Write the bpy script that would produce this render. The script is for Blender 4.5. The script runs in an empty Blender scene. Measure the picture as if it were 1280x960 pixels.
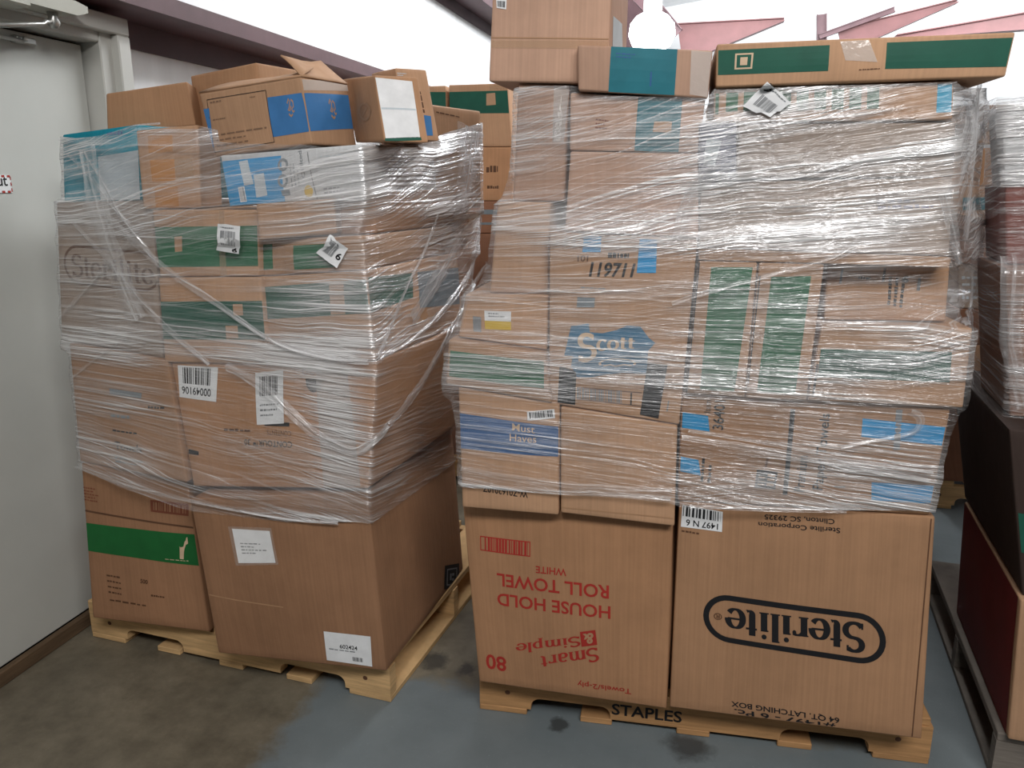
import bpy, bmesh, math, random
from mathutils import Vector, Matrix, noise
from mathutils.bvhtree import BVHTree
from mathutils.geometry import convex_hull_2d

SC = bpy.context.scene
COL = SC.collection
V = Vector

# ------------------------------------------------------------------ camera
FPX, PITCH, YAW, CAMH = 1000.0, math.radians(14.04), math.radians(14.1), 1.5
CF = V((-math.sin(YAW)*math.cos(PITCH), math.cos(YAW)*math.cos(PITCH), -math.sin(PITCH)))
CR = V((math.cos(YAW), math.sin(YAW), 0))
CU = CR.cross(CF)
CAM = V((0, 0, CAMH))
cd = bpy.data.cameras.new('camera'); cam = bpy.data.objects.new('camera', cd); COL.objects.link(cam)
cd.sensor_fit = 'HORIZONTAL'; cd.sensor_width = 36.0; cd.lens = 36.0*FPX/1280.0
cd.clip_start = 0.05; cd.clip_end = 100
m = Matrix((CR, CU, -CF)).transposed().to_4x4(); m.translation = CAM
cam.matrix_world = m
SC.camera = cam

# ------------------------------------------------------------------ world, light, exposure
SC.view_settings.view_transform = 'Standard'
SC.view_settings.look = 'None'
SC.view_settings.gamma = 1.0
SC.view_settings.use_curve_mapping = False
SC.view_settings.exposure = 0.0
SC.cycles.use_denoising = True
SC.cycles.max_bounces = 10
SC.cycles.transparent_max_bounces = 24
SC.cycles.sample_clamp_indirect = 6.0
wd = bpy.data.worlds.new('world'); SC.world = wd; wd.use_nodes = True
wd.node_tree.nodes['Background'].inputs['Color'].default_value = (0.86, 0.93, 1.0, 1)
wd.node_tree.nodes['Background'].inputs['Strength'].default_value = 0.3

def area(name, loc, target, sx, sy, power, color=(1, 1, 1)):
    l = bpy.data.lights.new(name, 'AREA'); l.shape = 'RECTANGLE'; l.size = sx; l.size_y = sy
    l.energy = power; l.color = color
    o = bpy.data.objects.new(name, l); COL.objects.link(o)
    o.location = loc
    o.rotation_euler = (V(target)-V(loc)).to_track_quat('-Z', 'Y').to_euler()
    return o
# rows of ceiling light fittings: above the camera aisle, and strong ones over the far bays
area('aisle_light', (1.0, -1.1, 3.7), (0.0, 1.4, .4), 2.6, 0.6, 150, (1, .975, .95))
area('bay_light', (0.5, 10.5, 3.9), (-.6, 17.5, 4.0), 3.0, 1.0, 420, (.96, .98, 1))
area('bay_light', (5.0, 10.5, 4.2), (6.0, 17.5, 4.4), 3.0, 1.0, 420, (.96, .98, 1))
area('wall_light', (0.2, 5.6, 4.1), (-2.1, 5.4, 2.6), 3.8, 0.5, 210, (.96, .98, 1))

# ------------------------------------------------------------------ pixel rays
def ray(px, py):
    return CF + CR*((px-640)/FPX) - CU*((py-480)/FPX)
def on_plane(p, o, n):
    d = ray(*p)
    return CAM + d*((o-CAM).dot(n)/d.dot(n))
def on_z(p, z): return on_plane(p, V((0, 0, z)), V((0, 0, 1)))
def on_x(p, x): return on_plane(p, V((x, 0, 0)), V((1, 0, 0)))
def on_y(p, y): return on_plane(p, V((0, y, 0)), V((0, 1, 0)))
def to_px(P):
    d = P-CAM; k = d.dot(CF)
    return 640+FPX*d.dot(CR)/k, 480-FPX*d.dot(CU)/k

# ------------------------------------------------------------------ materials
def srgb(r, g, b):
    f = lambda c: (c/255/12.92) if c/255 <= .04045 else ((c/255+.055)/1.055)**2.4
    return (f(r), f(g), f(b))
MATS = {}
def nodes_of(name):
    mt = bpy.data.materials.new(name); mt.use_nodes = True
    nt = mt.node_tree
    return mt, nt, nt.nodes, nt.links, nt.nodes['Principled BSDF']
def N(nt, kind, **kw):
    n = nt.nodes.new(kind)
    for k, v in kw.items():
        if k in n.inputs.keys(): n.inputs[k].default_value = v
        else: setattr(n, k, v)
    return n
def ramp(nt, src, p0, c0, p1, c1):
    r = nt.nodes.new('ShaderNodeValToRGB')
    e = r.color_ramp.elements
    e[0].position = p0; e[0].color = (*c0, 1); e[1].position = p1; e[1].color = (*c1, 1)
    nt.links.new(src, r.inputs[0]); return r
def mat_plain(name, col, rough=.55, var=.12, scale=9.0, spec=.3, bump=0.0, bscale=60, metal=0.0):
    if name in MATS: return MATS[name]
    mt, nt, ns, lk, p = nodes_of(name)
    tc = N(nt, 'ShaderNodeTexCoord')
    nz = N(nt, 'ShaderNodeTexNoise', Scale=scale, Detail=5.0, Roughness=.6)
    lk.new(tc.outputs['Object'], nz.inputs['Vector'])
    lo = tuple(c*(1-var) for c in col); hi = tuple(min(1, c*(1+var)) for c in col)
    r = ramp(nt, nz.outputs['Fac'], .3, lo, .7, hi)
    lk.new(r.outputs['Color'], p.inputs['Base Color'])
    p.inputs['Roughness'].default_value = rough
    p.inputs['Specular IOR Level'].default_value = spec
    p.inputs['Metallic'].default_value = metal
    if bump:
        n2 = N(nt, 'ShaderNodeTexNoise', Scale=bscale, Detail=4.0)
        lk.new(tc.outputs['Object'], n2.inputs['Vector'])
        b = N(nt, 'ShaderNodeBump', Strength=bump, Distance=.004)
        lk.new(n2.outputs['Fac'], b.inputs['Height']); lk.new(b.outputs['Normal'], p.inputs['Normal'])
    MATS[name] = mt
    return mt
def mat_card(name, col):
    """corrugated board: faint vertical fluting, mottling, scuffs"""
    if name in MATS: return MATS[name]
    mt, nt, ns, lk, p = nodes_of(name)
    uv = N(nt, 'ShaderNodeTexCoord')
    nz = N(nt, 'ShaderNodeTexNoise', Scale=3.0, Detail=6.0, Roughness=.62)
    lk.new(uv.outputs['Object'], nz.inputs['Vector'])
    r = ramp(nt, nz.outputs['Fac'], .28, tuple(c*.82 for c in col), .72, tuple(c*1.13 for c in col))
    mp = N(nt, 'ShaderNodeMapping'); mp.inputs['Scale'].default_value = (140, 3, 1)
    lk.new(uv.outputs['UV'], mp.inputs['Vector'])
    fl = N(nt, 'ShaderNodeTexNoise', Scale=1.0, Detail=2.0)
    lk.new(mp.outputs['Vector'], fl.inputs['Vector'])
    mx = N(nt, 'ShaderNodeMix', data_type='RGBA', blend_type='MULTIPLY')
    mx.inputs['Factor'].default_value = .35
    r2 = ramp(nt, fl.outputs['Fac'], .35, (.78, .78, .78), .65, (1.08, 1.08, 1.08))
    lk.new(r.outputs['Color'], mx.inputs['A']); lk.new(r2.outputs['Color'], mx.inputs['B'])
    oi = N(nt, 'ShaderNodeObjectInfo')
    hs = N(nt, 'ShaderNodeHueSaturation'); 
    mr = N(nt, 'ShaderNodeMapRange'); mr.inputs['To Min'].default_value = .88; mr.inputs['To Max'].default_value = 1.12
    lk.new(oi.outputs['Random'], mr.inputs['Value']); lk.new(mr.outputs['Result'], hs.inputs['Value'])
    lk.new(mx.outputs['Result'], hs.inputs['Color'])
    lk.new(hs.outputs['Color'], p.inputs['Base Color'])
    p.inputs['Roughness'].default_value = .72; p.inputs['Specular IOR Level'].default_value = .2
    b = N(nt, 'ShaderNodeBump', Strength=.25, Distance=.0015)
    lk.new(fl.outputs['Fac'], b.inputs['Height'])
    n3 = N(nt, 'ShaderNodeTexNoise', Scale=14.0, Detail=3.0); lk.new(uv.outputs['Object'], n3.inputs['Vector'])
    b2 = N(nt, 'ShaderNodeBump', Strength=.22, Distance=.01)
    lk.new(n3.outputs['Fac'], b2.inputs['Height']); lk.new(b.outputs['Normal'], b2.inputs['Normal'])
    lk.new(b2.outputs['Normal'], p.inputs['Normal'])
    MATS[name] = mt
    return mt
CARD = {
    'tan': mat_card('board_tan', (.440, .262, .155)),
    'brown': mat_card('board_brown', (.385, .215, .118)),
    'warm': mat_card('board_warm', (.425, .228, .120)),
    'pink': mat_card('board_rose', (.440, .275, .195)),
    'night': mat_card('board_black', (.055, .036, .030)), 'umber': mat_card('board_umber', (.300, .160, .088)),  # the near-black board has the shade of its corner painted in
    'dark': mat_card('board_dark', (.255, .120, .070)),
    'grey': mat_card('board_grey', (.330, .250, .195)),
    'teal': mat_card('board_teal', (.010, .215, .290)),
    'white': mat_card('board_white', (.62, .63, .64)),
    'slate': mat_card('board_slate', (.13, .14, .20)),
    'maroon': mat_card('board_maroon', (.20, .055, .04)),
}
INK = {}
def ink(name, col, rough=.6, var=.1):
    INK[name] = mat_plain('ink_'+name, col, rough, var, 16, .25)
ink('green', (.022, .130, .062)); ink('deep_green', (.012, .088, .058)); ink('grass', (.012, .120, .030))
ink('faint', (.20, .12, .075)); ink('blue', (.045, .165, .380)); ink('navy', (.035, .105, .260)); ink('sky', (.015, .270, .560))
ink('steel', (.040, .150, .260)); ink('black', (.012, .012, .014)); ink('red', (.360, .030, .022))
ink('white', (.74, .75, .76)); ink('tan', (.440, .270, .160)); ink('orange', (.520, .210, .040))
ink('rust', (.180, .055, .030)); ink('grey', (.20, .21, .22)); ink('yellow', (.62, .42, .05))
ink('teal', (.020, .150, .190)); ink('crimson', (.130, .010, .010)); ink('brown_line', (.115, .055, .03))
ink('smoke', (.16, .19, .21)); ink('light', (.60, .44, .30)); ink('pale', (.50, .56, .60)); ink('aqua', (.03, .33, .52))
ink('purple', (.12, .11, .20)); ink('kraft', (.385, .225, .125)); ink('ply', (.42, .27, .15))

def mat_tape(name='packing_tape', col=(.55, .37, .22), alpha=.32, rough=.14):
    mt, nt, ns, lk, p = nodes_of(name)
    p.inputs['Base Color'].default_value = (*col, 1); p.inputs['Roughness'].default_value = rough
    p.inputs['Specular IOR Level'].default_value = .6
    tc = N(nt, 'ShaderNodeTexCoord'); nz = N(nt, 'ShaderNodeTexNoise', Scale=45.0, Detail=3.0)
    lk.new(tc.outputs['Object'], nz.inputs['Vector'])
    b = N(nt, 'ShaderNodeBump', Strength=.6, Distance=.004)
    lk.new(nz.outputs['Fac'], b.inputs['Height']); lk.new(b.outputs['Normal'], p.inputs['Normal'])
    tr = N(nt, 'ShaderNodeBsdfTransparent'); mx = N(nt, 'ShaderNodeMixShader'); mx.inputs[0].default_value = alpha
    lk.new(tr.outputs[0], mx.inputs[1]); lk.new(p.outputs[0], mx.inputs[2])
    lk.new(mx.outputs[0], ns['Material Output'].inputs['Surface'])
    return mt
TAPE = mat_tape(); TAPE_C = mat_tape('thin_clear_tape', (.8, .78, .75), .14, .12); TAPE_W = mat_tape('clear_tape', (.8, .78, .75), .38, .12)

def mat_film(name, base, gain, rough=.2, fine=120.0, slant=.05, fan_k=0.0):
    """stretch film: layers of clear plastic, milky where layers gather or glare is painted in, wrinkled along the pull"""
    mt, nt, ns, lk, p = nodes_of(name)
    ns.remove(p)
    uv = N(nt, 'ShaderNodeTexCoord')
    at = N(nt, 'ShaderNodeAttribute', attribute_name='layers')  # film thickness together with painted glare
    wn = N(nt, 'ShaderNodeTexNoise', Scale=2.2, Detail=2.0)
    lk.new(uv.outputs['UV'], wn.inputs['Vector'])
    sep = N(nt, 'ShaderNodeSeparateXYZ'); lk.new(uv.outputs['UV'], sep.inputs[0])
    def M(op, a, b):
        n = N(nt, 'ShaderNodeMath', operation=op)
        for i, q in enumerate((a, b)):
            if isinstance(q, (int, float)): n.inputs[i].default_value = q
            elif q is not None: lk.new(q, n.inputs[i])
        return n.outputs[0]
    wob = M('MULTIPLY', wn.outputs['Fac'], .10)
    fan = M('MULTIPLY', M('MULTIPLY', M('SUBTRACT', sep.outputs['X'], 1.0), M('SUBTRACT', sep.outputs['Y'], 1.05)), fan_k)
    v1 = M('SUBTRACT', M('ADD', sep.outputs['Y'], wob), fan)
    v2 = M('ADD', M('SUBTRACT', M('SUBTRACT', sep.outputs['Y'], M('MULTIPLY', wob, .5)), M('MULTIPLY', fan, .6)), M('MULTIPLY', sep.outputs['X'], slant))
    def streak(v, su, sv, det):
        c = N(nt, 'ShaderNodeCombineXYZ')
        lk.new(M('MULTIPLY', sep.outputs['X'], su), c.inputs[0]); lk.new(M('MULTIPLY', v, sv), c.inputs[1])
        n = N(nt, 'ShaderNodeTexNoise', Scale=1.0, Detail=det, Roughness=.6)
        lk.new(c.outputs[0], n.inputs['Vector']); return n.outputs['Fac']
    s1 = streak(v1, 1.6, fine, 3.0); s2 = streak(v2, 1.0, fine*.45, 2.0); s3 = streak(v1, .7, fine*.16, 2.0)
    def sm(x, a, b):
        n = N(nt, 'ShaderNodeMapRange', interpolation_type='SMOOTHSTEP')
        n.inputs['From Min'].default_value = a; n.inputs['From Max'].default_value = b
        lk.new(x, n.inputs['Value']); return n.outputs['Result']
    t1 = sm(s1, .52, .66); t2 = sm(s2, .50, .68); t3 = sm(s3, .42, .70)
    tot = M('ADD', M('ADD', M('MULTIPLY', t1, .60), M('MULTIPLY', t2, .42)), M('MULTIPLY', t3, .20))
    # more turns of film in some bands than in others
    zc = N(nt, 'ShaderNodeCombineXYZ'); lk.new(M('MULTIPLY', sep.outputs['X'], 1.6), zc.inputs[0]); lk.new(M('MULTIPLY', v2, 8.0), zc.inputs[1])
    zn = N(nt, 'ShaderNodeTexNoise', Scale=1.0, Detail=2.0); lk.new(zc.outputs[0], zn.inputs['Vector'])
    zone = M('ADD', M('MULTIPLY', sm(zn.outputs['Fac'], .36, .64), 1.15), .48)
    lay = M('MULTIPLY', M('MULTIPLY', at.outputs['Fac'], zone), M('ADD', M('MULTIPLY', tot, gain), base))
    fac = M('MINIMUM', lay, .93)
    hgt = M('ADD', M('ADD', M('MULTIPLY', s1, .5), M('MULTIPLY', s2, 1.0)), M('MULTIPLY', s3, 1.2))
    b = N(nt, 'ShaderNodeBump', Strength=1.0, Distance=.008); lk.new(hgt, b.inputs['Height'])
    gl = N(nt, 'ShaderNodeBsdfGlossy', Roughness=rough); gl.inputs['Color'].default_value = (.95, .96, .98, 1)
    df = N(nt, 'ShaderNodeBsdfDiffuse'); df.inputs['Color'].default_value = (.88, .87, .87, 1)
    for q in (gl, df): lk.new(b.outputs['Normal'], q.inputs['Normal'])
    f1 = N(nt, 'ShaderNodeMixShader'); f1.inputs[0].default_value = .42
    lk.new(df.outputs[0], f1.inputs[1]); lk.new(gl.outputs[0], f1.inputs[2])
    tr = N(nt, 'ShaderNodeBsdfTransparent'); tr.inputs['Color'].default_value = (.97, .97, .97, 1)
    f2 = N(nt, 'ShaderNodeMixShader'); lk.new(fac, f2.inputs[0])
    lk.new(tr.outputs[0], f2.inputs[1]); lk.new(f1.outputs[0], f2.inputs[2])
    lk.new(f2.outputs[0], ns['Material Output'].inputs['Surface'])
    return mt
FILM = mat_film('stretch_film', .20, 1.0, .22, 250.0, .045, .36)
FILM_ROPE = mat_film('twisted_film', .34, 1.0, .22, 240.0, .0)
FILM_VEIL = mat_film('slack_film', .24, .75, .25, 70.0, .0)

def mat_wood(name, col):
    mt, nt, ns, lk, p = nodes_of(name)
    tc = N(nt, 'ShaderNodeTexCoord'); mp = N(nt, 'ShaderNodeMapping'); mp.inputs['Scale'].default_value = (3, 3, 45)
    lk.new(tc.outputs['Object'], mp.inputs['Vector'])
    nz = N(nt, 'ShaderNodeTexNoise', Scale=1.6, Detail=6.0, Roughness=.65); lk.new(mp.outputs[0], nz.inputs['Vector'])
    r = ramp(nt, nz.outputs['Fac'], .3, tuple(c*.62 for c in col), .68, tuple(c*1.12 for c in col))
    kn = N(nt, 'ShaderNodeTexVoronoi', Scale=7.0); lk.new(tc.outputs['Object'], kn.inputs['Vector'])
    kr = ramp(nt, kn.outputs['Distance'], .03, (.35, .25, .18), .09, (1, 1, 1))
    mx = N(nt, 'ShaderNodeMix', data_type='RGBA', blend_type='MULTIPLY'); mx.inputs['Factor'].default_value = .8
    lk.new(r.outputs['Color'], mx.inputs['A']); lk.new(kr.outputs['Color'], mx.inputs['B'])
    lk.new(mx.outputs['Result'], p.inputs['Base Color']); p.inputs['Roughness'].default_value = .75
    p.inputs['Specular IOR Level'].default_value = .2
    b = N(nt, 'ShaderNodeBump', Strength=.4, Distance=.003); lk.new(nz.outputs['Fac'], b.inputs['Height'])
    lk.new(b.outputs['Normal'], p.inputs['Normal'])
    return mt
WOOD = mat_wood('pallet_pine', (.66, .43, .21)); WOOD_O = mat_wood('pallet_pine_orange', (.47, .26, .115))
WOOD_G = mat_wood('pallet_grey', (.20, .175, .15)); WOOD_D = mat_wood('kick_board', (.13, .085, .05))

def mat_floor():
    mt, nt, ns, lk, p = nodes_of('concrete_floor')
    tc = N(nt, 'ShaderNodeTexCoord')
    n1 = N(nt, 'ShaderNodeTexNoise', Scale=1.7, Detail=8.0, Roughness=.65)
    n2 = N(nt, 'ShaderNodeTexNoise', Scale=9.0, Detail=6.0, Roughness=.7)
    n3 = N(nt, 'ShaderNodeTexNoise', Scale=110.0, Detail=3.0)
    for n in (n1, n2, n3): lk.new(tc.outputs['Object'], n.inputs['Vector'])
    raw = ramp(nt, n1.outputs['Fac'], .32, (.100, .086, .062), .68, (.235, .205, .150))
    mot = ramp(nt, n2.outputs['Fac'], .35, (.66, .65, .64), .65, (1.1, 1.1, 1.1))
    m1 = N(nt, 'ShaderNodeMix', data_type='RGBA', blend_type='MULTIPLY'); m1.inputs['Factor'].default_value = .8
    lk.new(raw.outputs['Color'], m1.inputs['A']); lk.new(mot.outputs['Color'], m1.inputs['B'])
    paint = ramp(nt, n1.outputs['Fac'], .3, (.125, .150, .160), .7, (.185, .215, .225))
    # the painted part of the floor begins along a ragged line beside the left pallet
    sep = N(nt, 'ShaderNodeSeparateXYZ'); lk.new(tc.outputs['Object'], sep.inputs[0])
    def M(op, a, b):
        n = N(nt, 'ShaderNodeMath', operation=op)
        for i, q in enumerate((a, b)):
            if isinstance(q, (int, float)): n.inputs[i].default_value = q
            else: lk.new(q, n.inputs[i])
        return n.outputs[0]
    wob = M('MULTIPLY', M('SUBTRACT', n2.outputs['Fac'], .5), .16)
    ex = M('SUBTRACT', M('ADD', sep.outputs['X'], wob), -1.10)
    mr = N(nt, 'ShaderNodeMapRange'); mr.inputs['From Min'].default_value = -.03; mr.inputs['From Max'].default_value = .03
    lk.new(ex, mr.inputs['Value'])
    ey = M('SUBTRACT', 2.06, M('ADD', sep.outputs['Y'], wob))
    mr2 = N(nt, 'ShaderNodeMapRange'); mr2.inputs['From Min'].default_value = -.03; mr2.inputs['From Max'].default_value = .03
    lk.new(ey, mr2.inputs['Value'])
    far = M('GREATER_THAN', sep.outputs['X'], .55)
    k = M('MULTIPLY', mr.outputs['Result'], M('MAXIMUM', mr2.outputs['Result'], far))
    m2 = N(nt, 'ShaderNodeMix', data_type='RGBA'); lk.new(k, m2.inputs['Factor'])
    lk.new(m1.outputs['Result'], m2.inputs['A']); lk.new(paint.outputs['Color'], m2.inputs['B'])
    sp = ramp(nt, n3.outputs['Fac'], .66, (1, 1, 1), .74, (1.35, 1.35, 1.3))
    m3 = N(nt, 'ShaderNodeMix', data_type='RGBA', blend_type='MULTIPLY'); m3.inputs['Factor'].default_value = .8
    lk.new(m2.outputs['Result'], m3.inputs['A']); lk.new(sp.outputs['Color'], m3.inputs['B'])
    # old oil spots on the floor in front of the gap
    prev = m3.outputs['Result']
    for (px_, py_, rad) in ((543, 826, .055), (585, 836, .035), (520, 822, .03), (862, 935, .06), (700, 905, .03)):
        q = on_z((px_, py_), 0)
        vm = N(nt, 'ShaderNodeVectorMath', operation='DISTANCE'); lk.new(tc.outputs['Object'], vm.inputs[0]); vm.inputs[1].default_value = tuple(q)
        dd = M('ADD', vm.outputs['Value'], M('MULTIPLY', M('SUBTRACT', n2.outputs['Fac'], .5), .11))
        r_ = N(nt, 'ShaderNodeMapRange'); r_.inputs['From Min'].default_value = rad*.6; r_.inputs['From Max'].default_value = rad*1.15
        r_.inputs['To Min'].default_value = .75; r_.inputs['To Max'].default_value = 0; lk.new(dd, r_.inputs['Value'])
        mo = N(nt, 'ShaderNodeMix', data_type='RGBA'); mo.inputs['B'].default_value = (.028, .027, .026, 1)
        lk.new(r_.outputs['Result'], mo.inputs['Factor']); lk.new(prev, mo.inputs['A']); prev = mo.outputs['Result']
    lk.new(prev, p.inputs['Base Color']); p.inputs['Roughness'].default_value = .5
    p.inputs['Specular IOR Level'].default_value = .35
    b = N(nt, 'ShaderNodeBump', Strength=.25, Distance=.004); lk.new(n2.outputs['Fac'], b.inputs['Height'])
    lk.new(b.outputs['Normal'], p.inputs['Normal'])
    return mt
def mat_wall():
    mt, nt, ns, lk, p = nodes_of('white_insulation')
    tc = N(nt, 'ShaderNodeTexCoord'); mp = N(nt, 'ShaderNodeMapping'); mp.inputs['Scale'].default_value = (1, 6, .5)
    lk.new(tc.outputs['Object'], mp.inputs['Vector'])
    nz = N(nt, 'ShaderNodeTexNoise', Scale=2.0, Detail=5.0); lk.new(mp.outputs[0], nz.inputs['Vector'])
    r = ramp(nt, nz.outputs['Fac'], .3, (.74, .75, .76), .7, (.84, .85, .86))
    lk.new(r.outputs['Color'], p.inputs['Base Color']); p.inputs['Roughness'].default_value = .5
    b = N(nt, 'ShaderNodeBump', Strength=.35, Distance=.02); lk.new(nz.outputs['Fac'], b.inputs['Height'])
    lk.new(b.outputs['Normal'], p.inputs['Normal'])
    return mt
M_WALL = mat_wall(); M_WALL2 = mat_plain('grey_panel', (.22, .21, .20), .6, .1, 2)
M_DOOR = mat_plain('door_paint', (.52, .53, .50), .42, .04, 3, .35)
M_FRAME = mat_plain('frame_paint', (.50, .50, .47), .45, .05, 4, .35)
M_STEEL = mat_plain('purple_primer_steel', (.105, .055, .062), .5, .18, 5, .35)
M_RED = mat_plain('red_primer_steel', (.170, .072, .072), .5, .15, 3, .35)
M_METAL = mat_plain('closer_metal', (.42, .42, .40), .32, .08, 8, .5, metal=.75)
M_CLOSER = mat_plain('closer_cover', (.40, .40, .35), .45, .06, 8, .4)
M_DARK = mat_plain('dark_gap', (.01, .01, .01), .8, .05)

# ------------------------------------------------------------------ mesh helpers
def obj(name, me, mt, parent=None, origin=None, **props):
    o = bpy.data.objects.new(name, me); COL.objects.link(o)
    if mt is not None and len(me.materials) == 0: me.materials.append(mt)
    if parent is not None: o.parent = parent
    if origin is not None: o.location = origin
    for k, v in props.items(): o[k] = v
    return o
def mesh(name, vs, fs, smooth=False):
    me = bpy.data.meshes.new(name); me.from_pydata([tuple(v) for v in vs], [], fs); me.update()
    if smooth:
        for p in me.polygons: p.use_smooth = True
    return me
def thing(name, loc, label, cat, group=None):
    e = bpy.data.objects.new(name, None); COL.objects.link(e); e.location = loc; e.empty_display_size = .1
    e['label'] = label; e['category'] = cat
    if group: e['group'] = group
    return e
def bm_box(bm, lo, hi, mat=None):
    r = bmesh.ops.create_cube(bm, size=1.0)
    lo = V(lo); hi = V(hi)
    M = Matrix.Translation((lo+hi)/2) @ Matrix.Diagonal((*(hi-lo), 1))
    if mat is not None: M = mat @ M
    bmesh.ops.transform(bm, matrix=M, verts=r['verts'])
def box_mesh(name, lo, hi, bev=.002, mat=None, seg=1):
    bm = bmesh.new(); bm_box(bm, lo, hi, mat)
    if bev: bmesh.ops.bevel(bm, geom=bm.edges[:], offset=bev, segments=seg, affect='EDGES', profile=.6)
    me = bpy.data.meshes.new(name); bm.to_mesh(me); bm.free(); return me
def prism_mesh(name, poly, d0, d1, fn):
    """extrude a 2D polygon from depth d0 to d1; fn(a, b, d) gives the point"""
    n = len(poly)
    vs = [fn(a, b, d0) for a, b in poly]+[fn(a, b, d1) for a, b in poly]
    fs = [tuple(range(n)), tuple(range(2*n-1, n-1, -1))]
    fs += [(i, n+i, n+(i+1) % n, (i+1) % n) for i in range(n)]
    me = mesh(name, vs, fs)
    bm = bmesh.new(); bm.from_mesh(me); bmesh.ops.recalc_face_normals(bm, faces=bm.faces[:]); bm.to_mesh(me); bm.free()
    return me
def tube_mesh(name, pts, rad, n=8):
    vs, fs = [], []
    pts = [V(p) for p in pts]
    for i, p in enumerate(pts):
        t = (pts[min(i+1, len(pts)-1)]-pts[max(i-1, 0)]).normalized()
        a = t.orthogonal().normalized() if i == 0 else (a - t*a.dot(t)).normalized()
        b = t.cross(a)
        r = rad[i] if isinstance(rad, (list, tuple)) else rad
        for k in range(n):
            w = 2*math.pi*k/n
            vs.append(p+a*math.cos(w)*r+b*math.sin(w)*r)
    for i in range(len(pts)-1):
        for k in range(n):
            fs.append((i*n+k, i*n+(k+1) % n, (i+1)*n+(k+1) % n, (i+1)*n+k))
    fs.append(tuple(range(n))[::-1]); fs.append(tuple((len(pts)-1)*n+k for k in range(n)))
    return mesh(name, vs, fs, True)

# ------------------------------------------------------------------ flat marks, in a 0..1 square (a right, b up)
def shape_rect(a0=0, b0=0, a1=1, b1=1, na=8, nb=6):
    vs = [(a0+(a1-a0)*i/na, b0+(b1-b0)*j/nb) for j in range(nb+1) for i in range(na+1)]
    fs = [(j*(na+1)+i, j*(na+1)+i+1, (j+1)*(na+1)+i+1, (j+1)*(na+1)+i) for j in range(nb) for i in range(na)]
    return vs, fs
def join(shapes):
    vs, fs = [], []
    for v, f in shapes:
        k = len(vs); vs += v; fs += [tuple(i+k for i in q) for q in f]
    return vs, fs
def shape_bars(seed, n=26, b0=0.0, b1=1.0, a0=0.0, a1=1.0):
    rnd = random.Random(seed); x = 0; bars = []
    while x < 1:
        w = rnd.choice([.4, .7, 1.1])*1.2/n; bars.append((x, min(1, x+w))); x += w+rnd.choice([.4, .6, 1.0])*1.1/n
    return join([shape_rect(a0+(a1-a0)*p, b0, a0+(a1-a0)*q, b1, 1, 2) for p, q in bars])
def shape_frame(th_a, th_b):
    return join([shape_rect(0, 0, 1, th_b, 6, 1), shape_rect(0, 1-th_b, 1, 1, 6, 1),
                 shape_rect(0, th_b, th_a, 1-th_b, 1, 3), shape_rect(1-th_a, th_b, 1, 1-th_b, 1, 3)])
def shape_scribble(seed, lines=3, fill=.55, ragged=True):
    """print too small to read: rows of word-like dashes"""
    rnd = random.Random(seed); out = []
    for i in range(lines):
        b1 = 1-i/lines; b0 = b1-fill/lines
        end = 1 if not ragged else rnd.uniform(.45, 1); x = 0
        while x < end-.02:
            w = min(rnd.uniform(.05, .16), end-x)
            y0, y1 = b0+rnd.uniform(0, .12)*(b1-b0), b1-rnd.uniform(0, .25)*(b1-b0)
            out.append(shape_rect(x, y0, x+w, y1, 2, 1)); x += w+rnd.uniform(.02, .045)
    return join(out)
_TXT = {}
def shape_text(s, weight=0.0, shear=0.0, lead=1.0):
    key = (s, weight, shear)
    if key in _TXT: return _TXT[key]
    cu = bpy.data.curves.new('t', 'FONT'); cu.body = s; cu.size = 1; cu.offset = weight; cu.shear = shear
    cu.resolution_u = 3; cu.space_line = lead
    o = bpy.data.objects.new('t', cu); COL.objects.link(o)
    me = bpy.data.meshes.new_from_object(o.evaluated_get(bpy.context.evaluated_depsgraph_get()))
    vs = [(v.co.x, v.co.y) for v in me.vertices]; fs = [tuple(p.vertices) for p in me.polygons]
    bpy.data.objects.remove(o); bpy.data.curves.remove(cu); bpy.data.meshes.remove(me)
    _TXT[key] = unit(vs, fs); return _TXT[key]
def unit(vs, fs):
    x0 = min(v[0] for v in vs); x1 = max(v[0] for v in vs); y0 = min(v[1] for v in vs); y1 = max(v[1] for v in vs)
    return [((x-x0)/(x1-x0), (y-y0)/(y1-y0)) for x, y in vs], fs
def shape_poly(pts):
    vs = list(pts); bm = bmesh.new()
    f = bm.faces.new([bm.verts.new((x, y, 0)) for x, y in vs])
    bmesh.ops.triangulate(bm, faces=[f]); bm.verts.index_update()
    r = [(v.co.x, v.co.y) for v in bm.verts], [tuple(v.index for v in q.verts) for q in bm.faces]
    bm.free(); return r
def shape_stroke(pts, w, closed=False):
    vs, fs = [], []; n = len(pts)
    for i in range(n):
        p = pts[i]; q = pts[(i+1) % n] if (closed or i < n-1) else pts[i]; o = pts[i-1] if (closed or i > 0) else pts[i]
        dx, dy = q[0]-o[0], q[1]-o[1]; l = math.hypot(dx, dy) or 1
        ww = w[i] if isinstance(w, list) else w
        vs += [(p[0]-dy/l*ww/2, p[1]+dx/l*ww/2), (p[0]+dy/l*ww/2, p[1]-dx/l*ww/2)]
    m_ = n if closed else n-1
    for i in range(m_):
        j = (i+1) % n; fs.append((2*i, 2*i+1, 2*j+1, 2*j))
    return vs, fs
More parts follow.
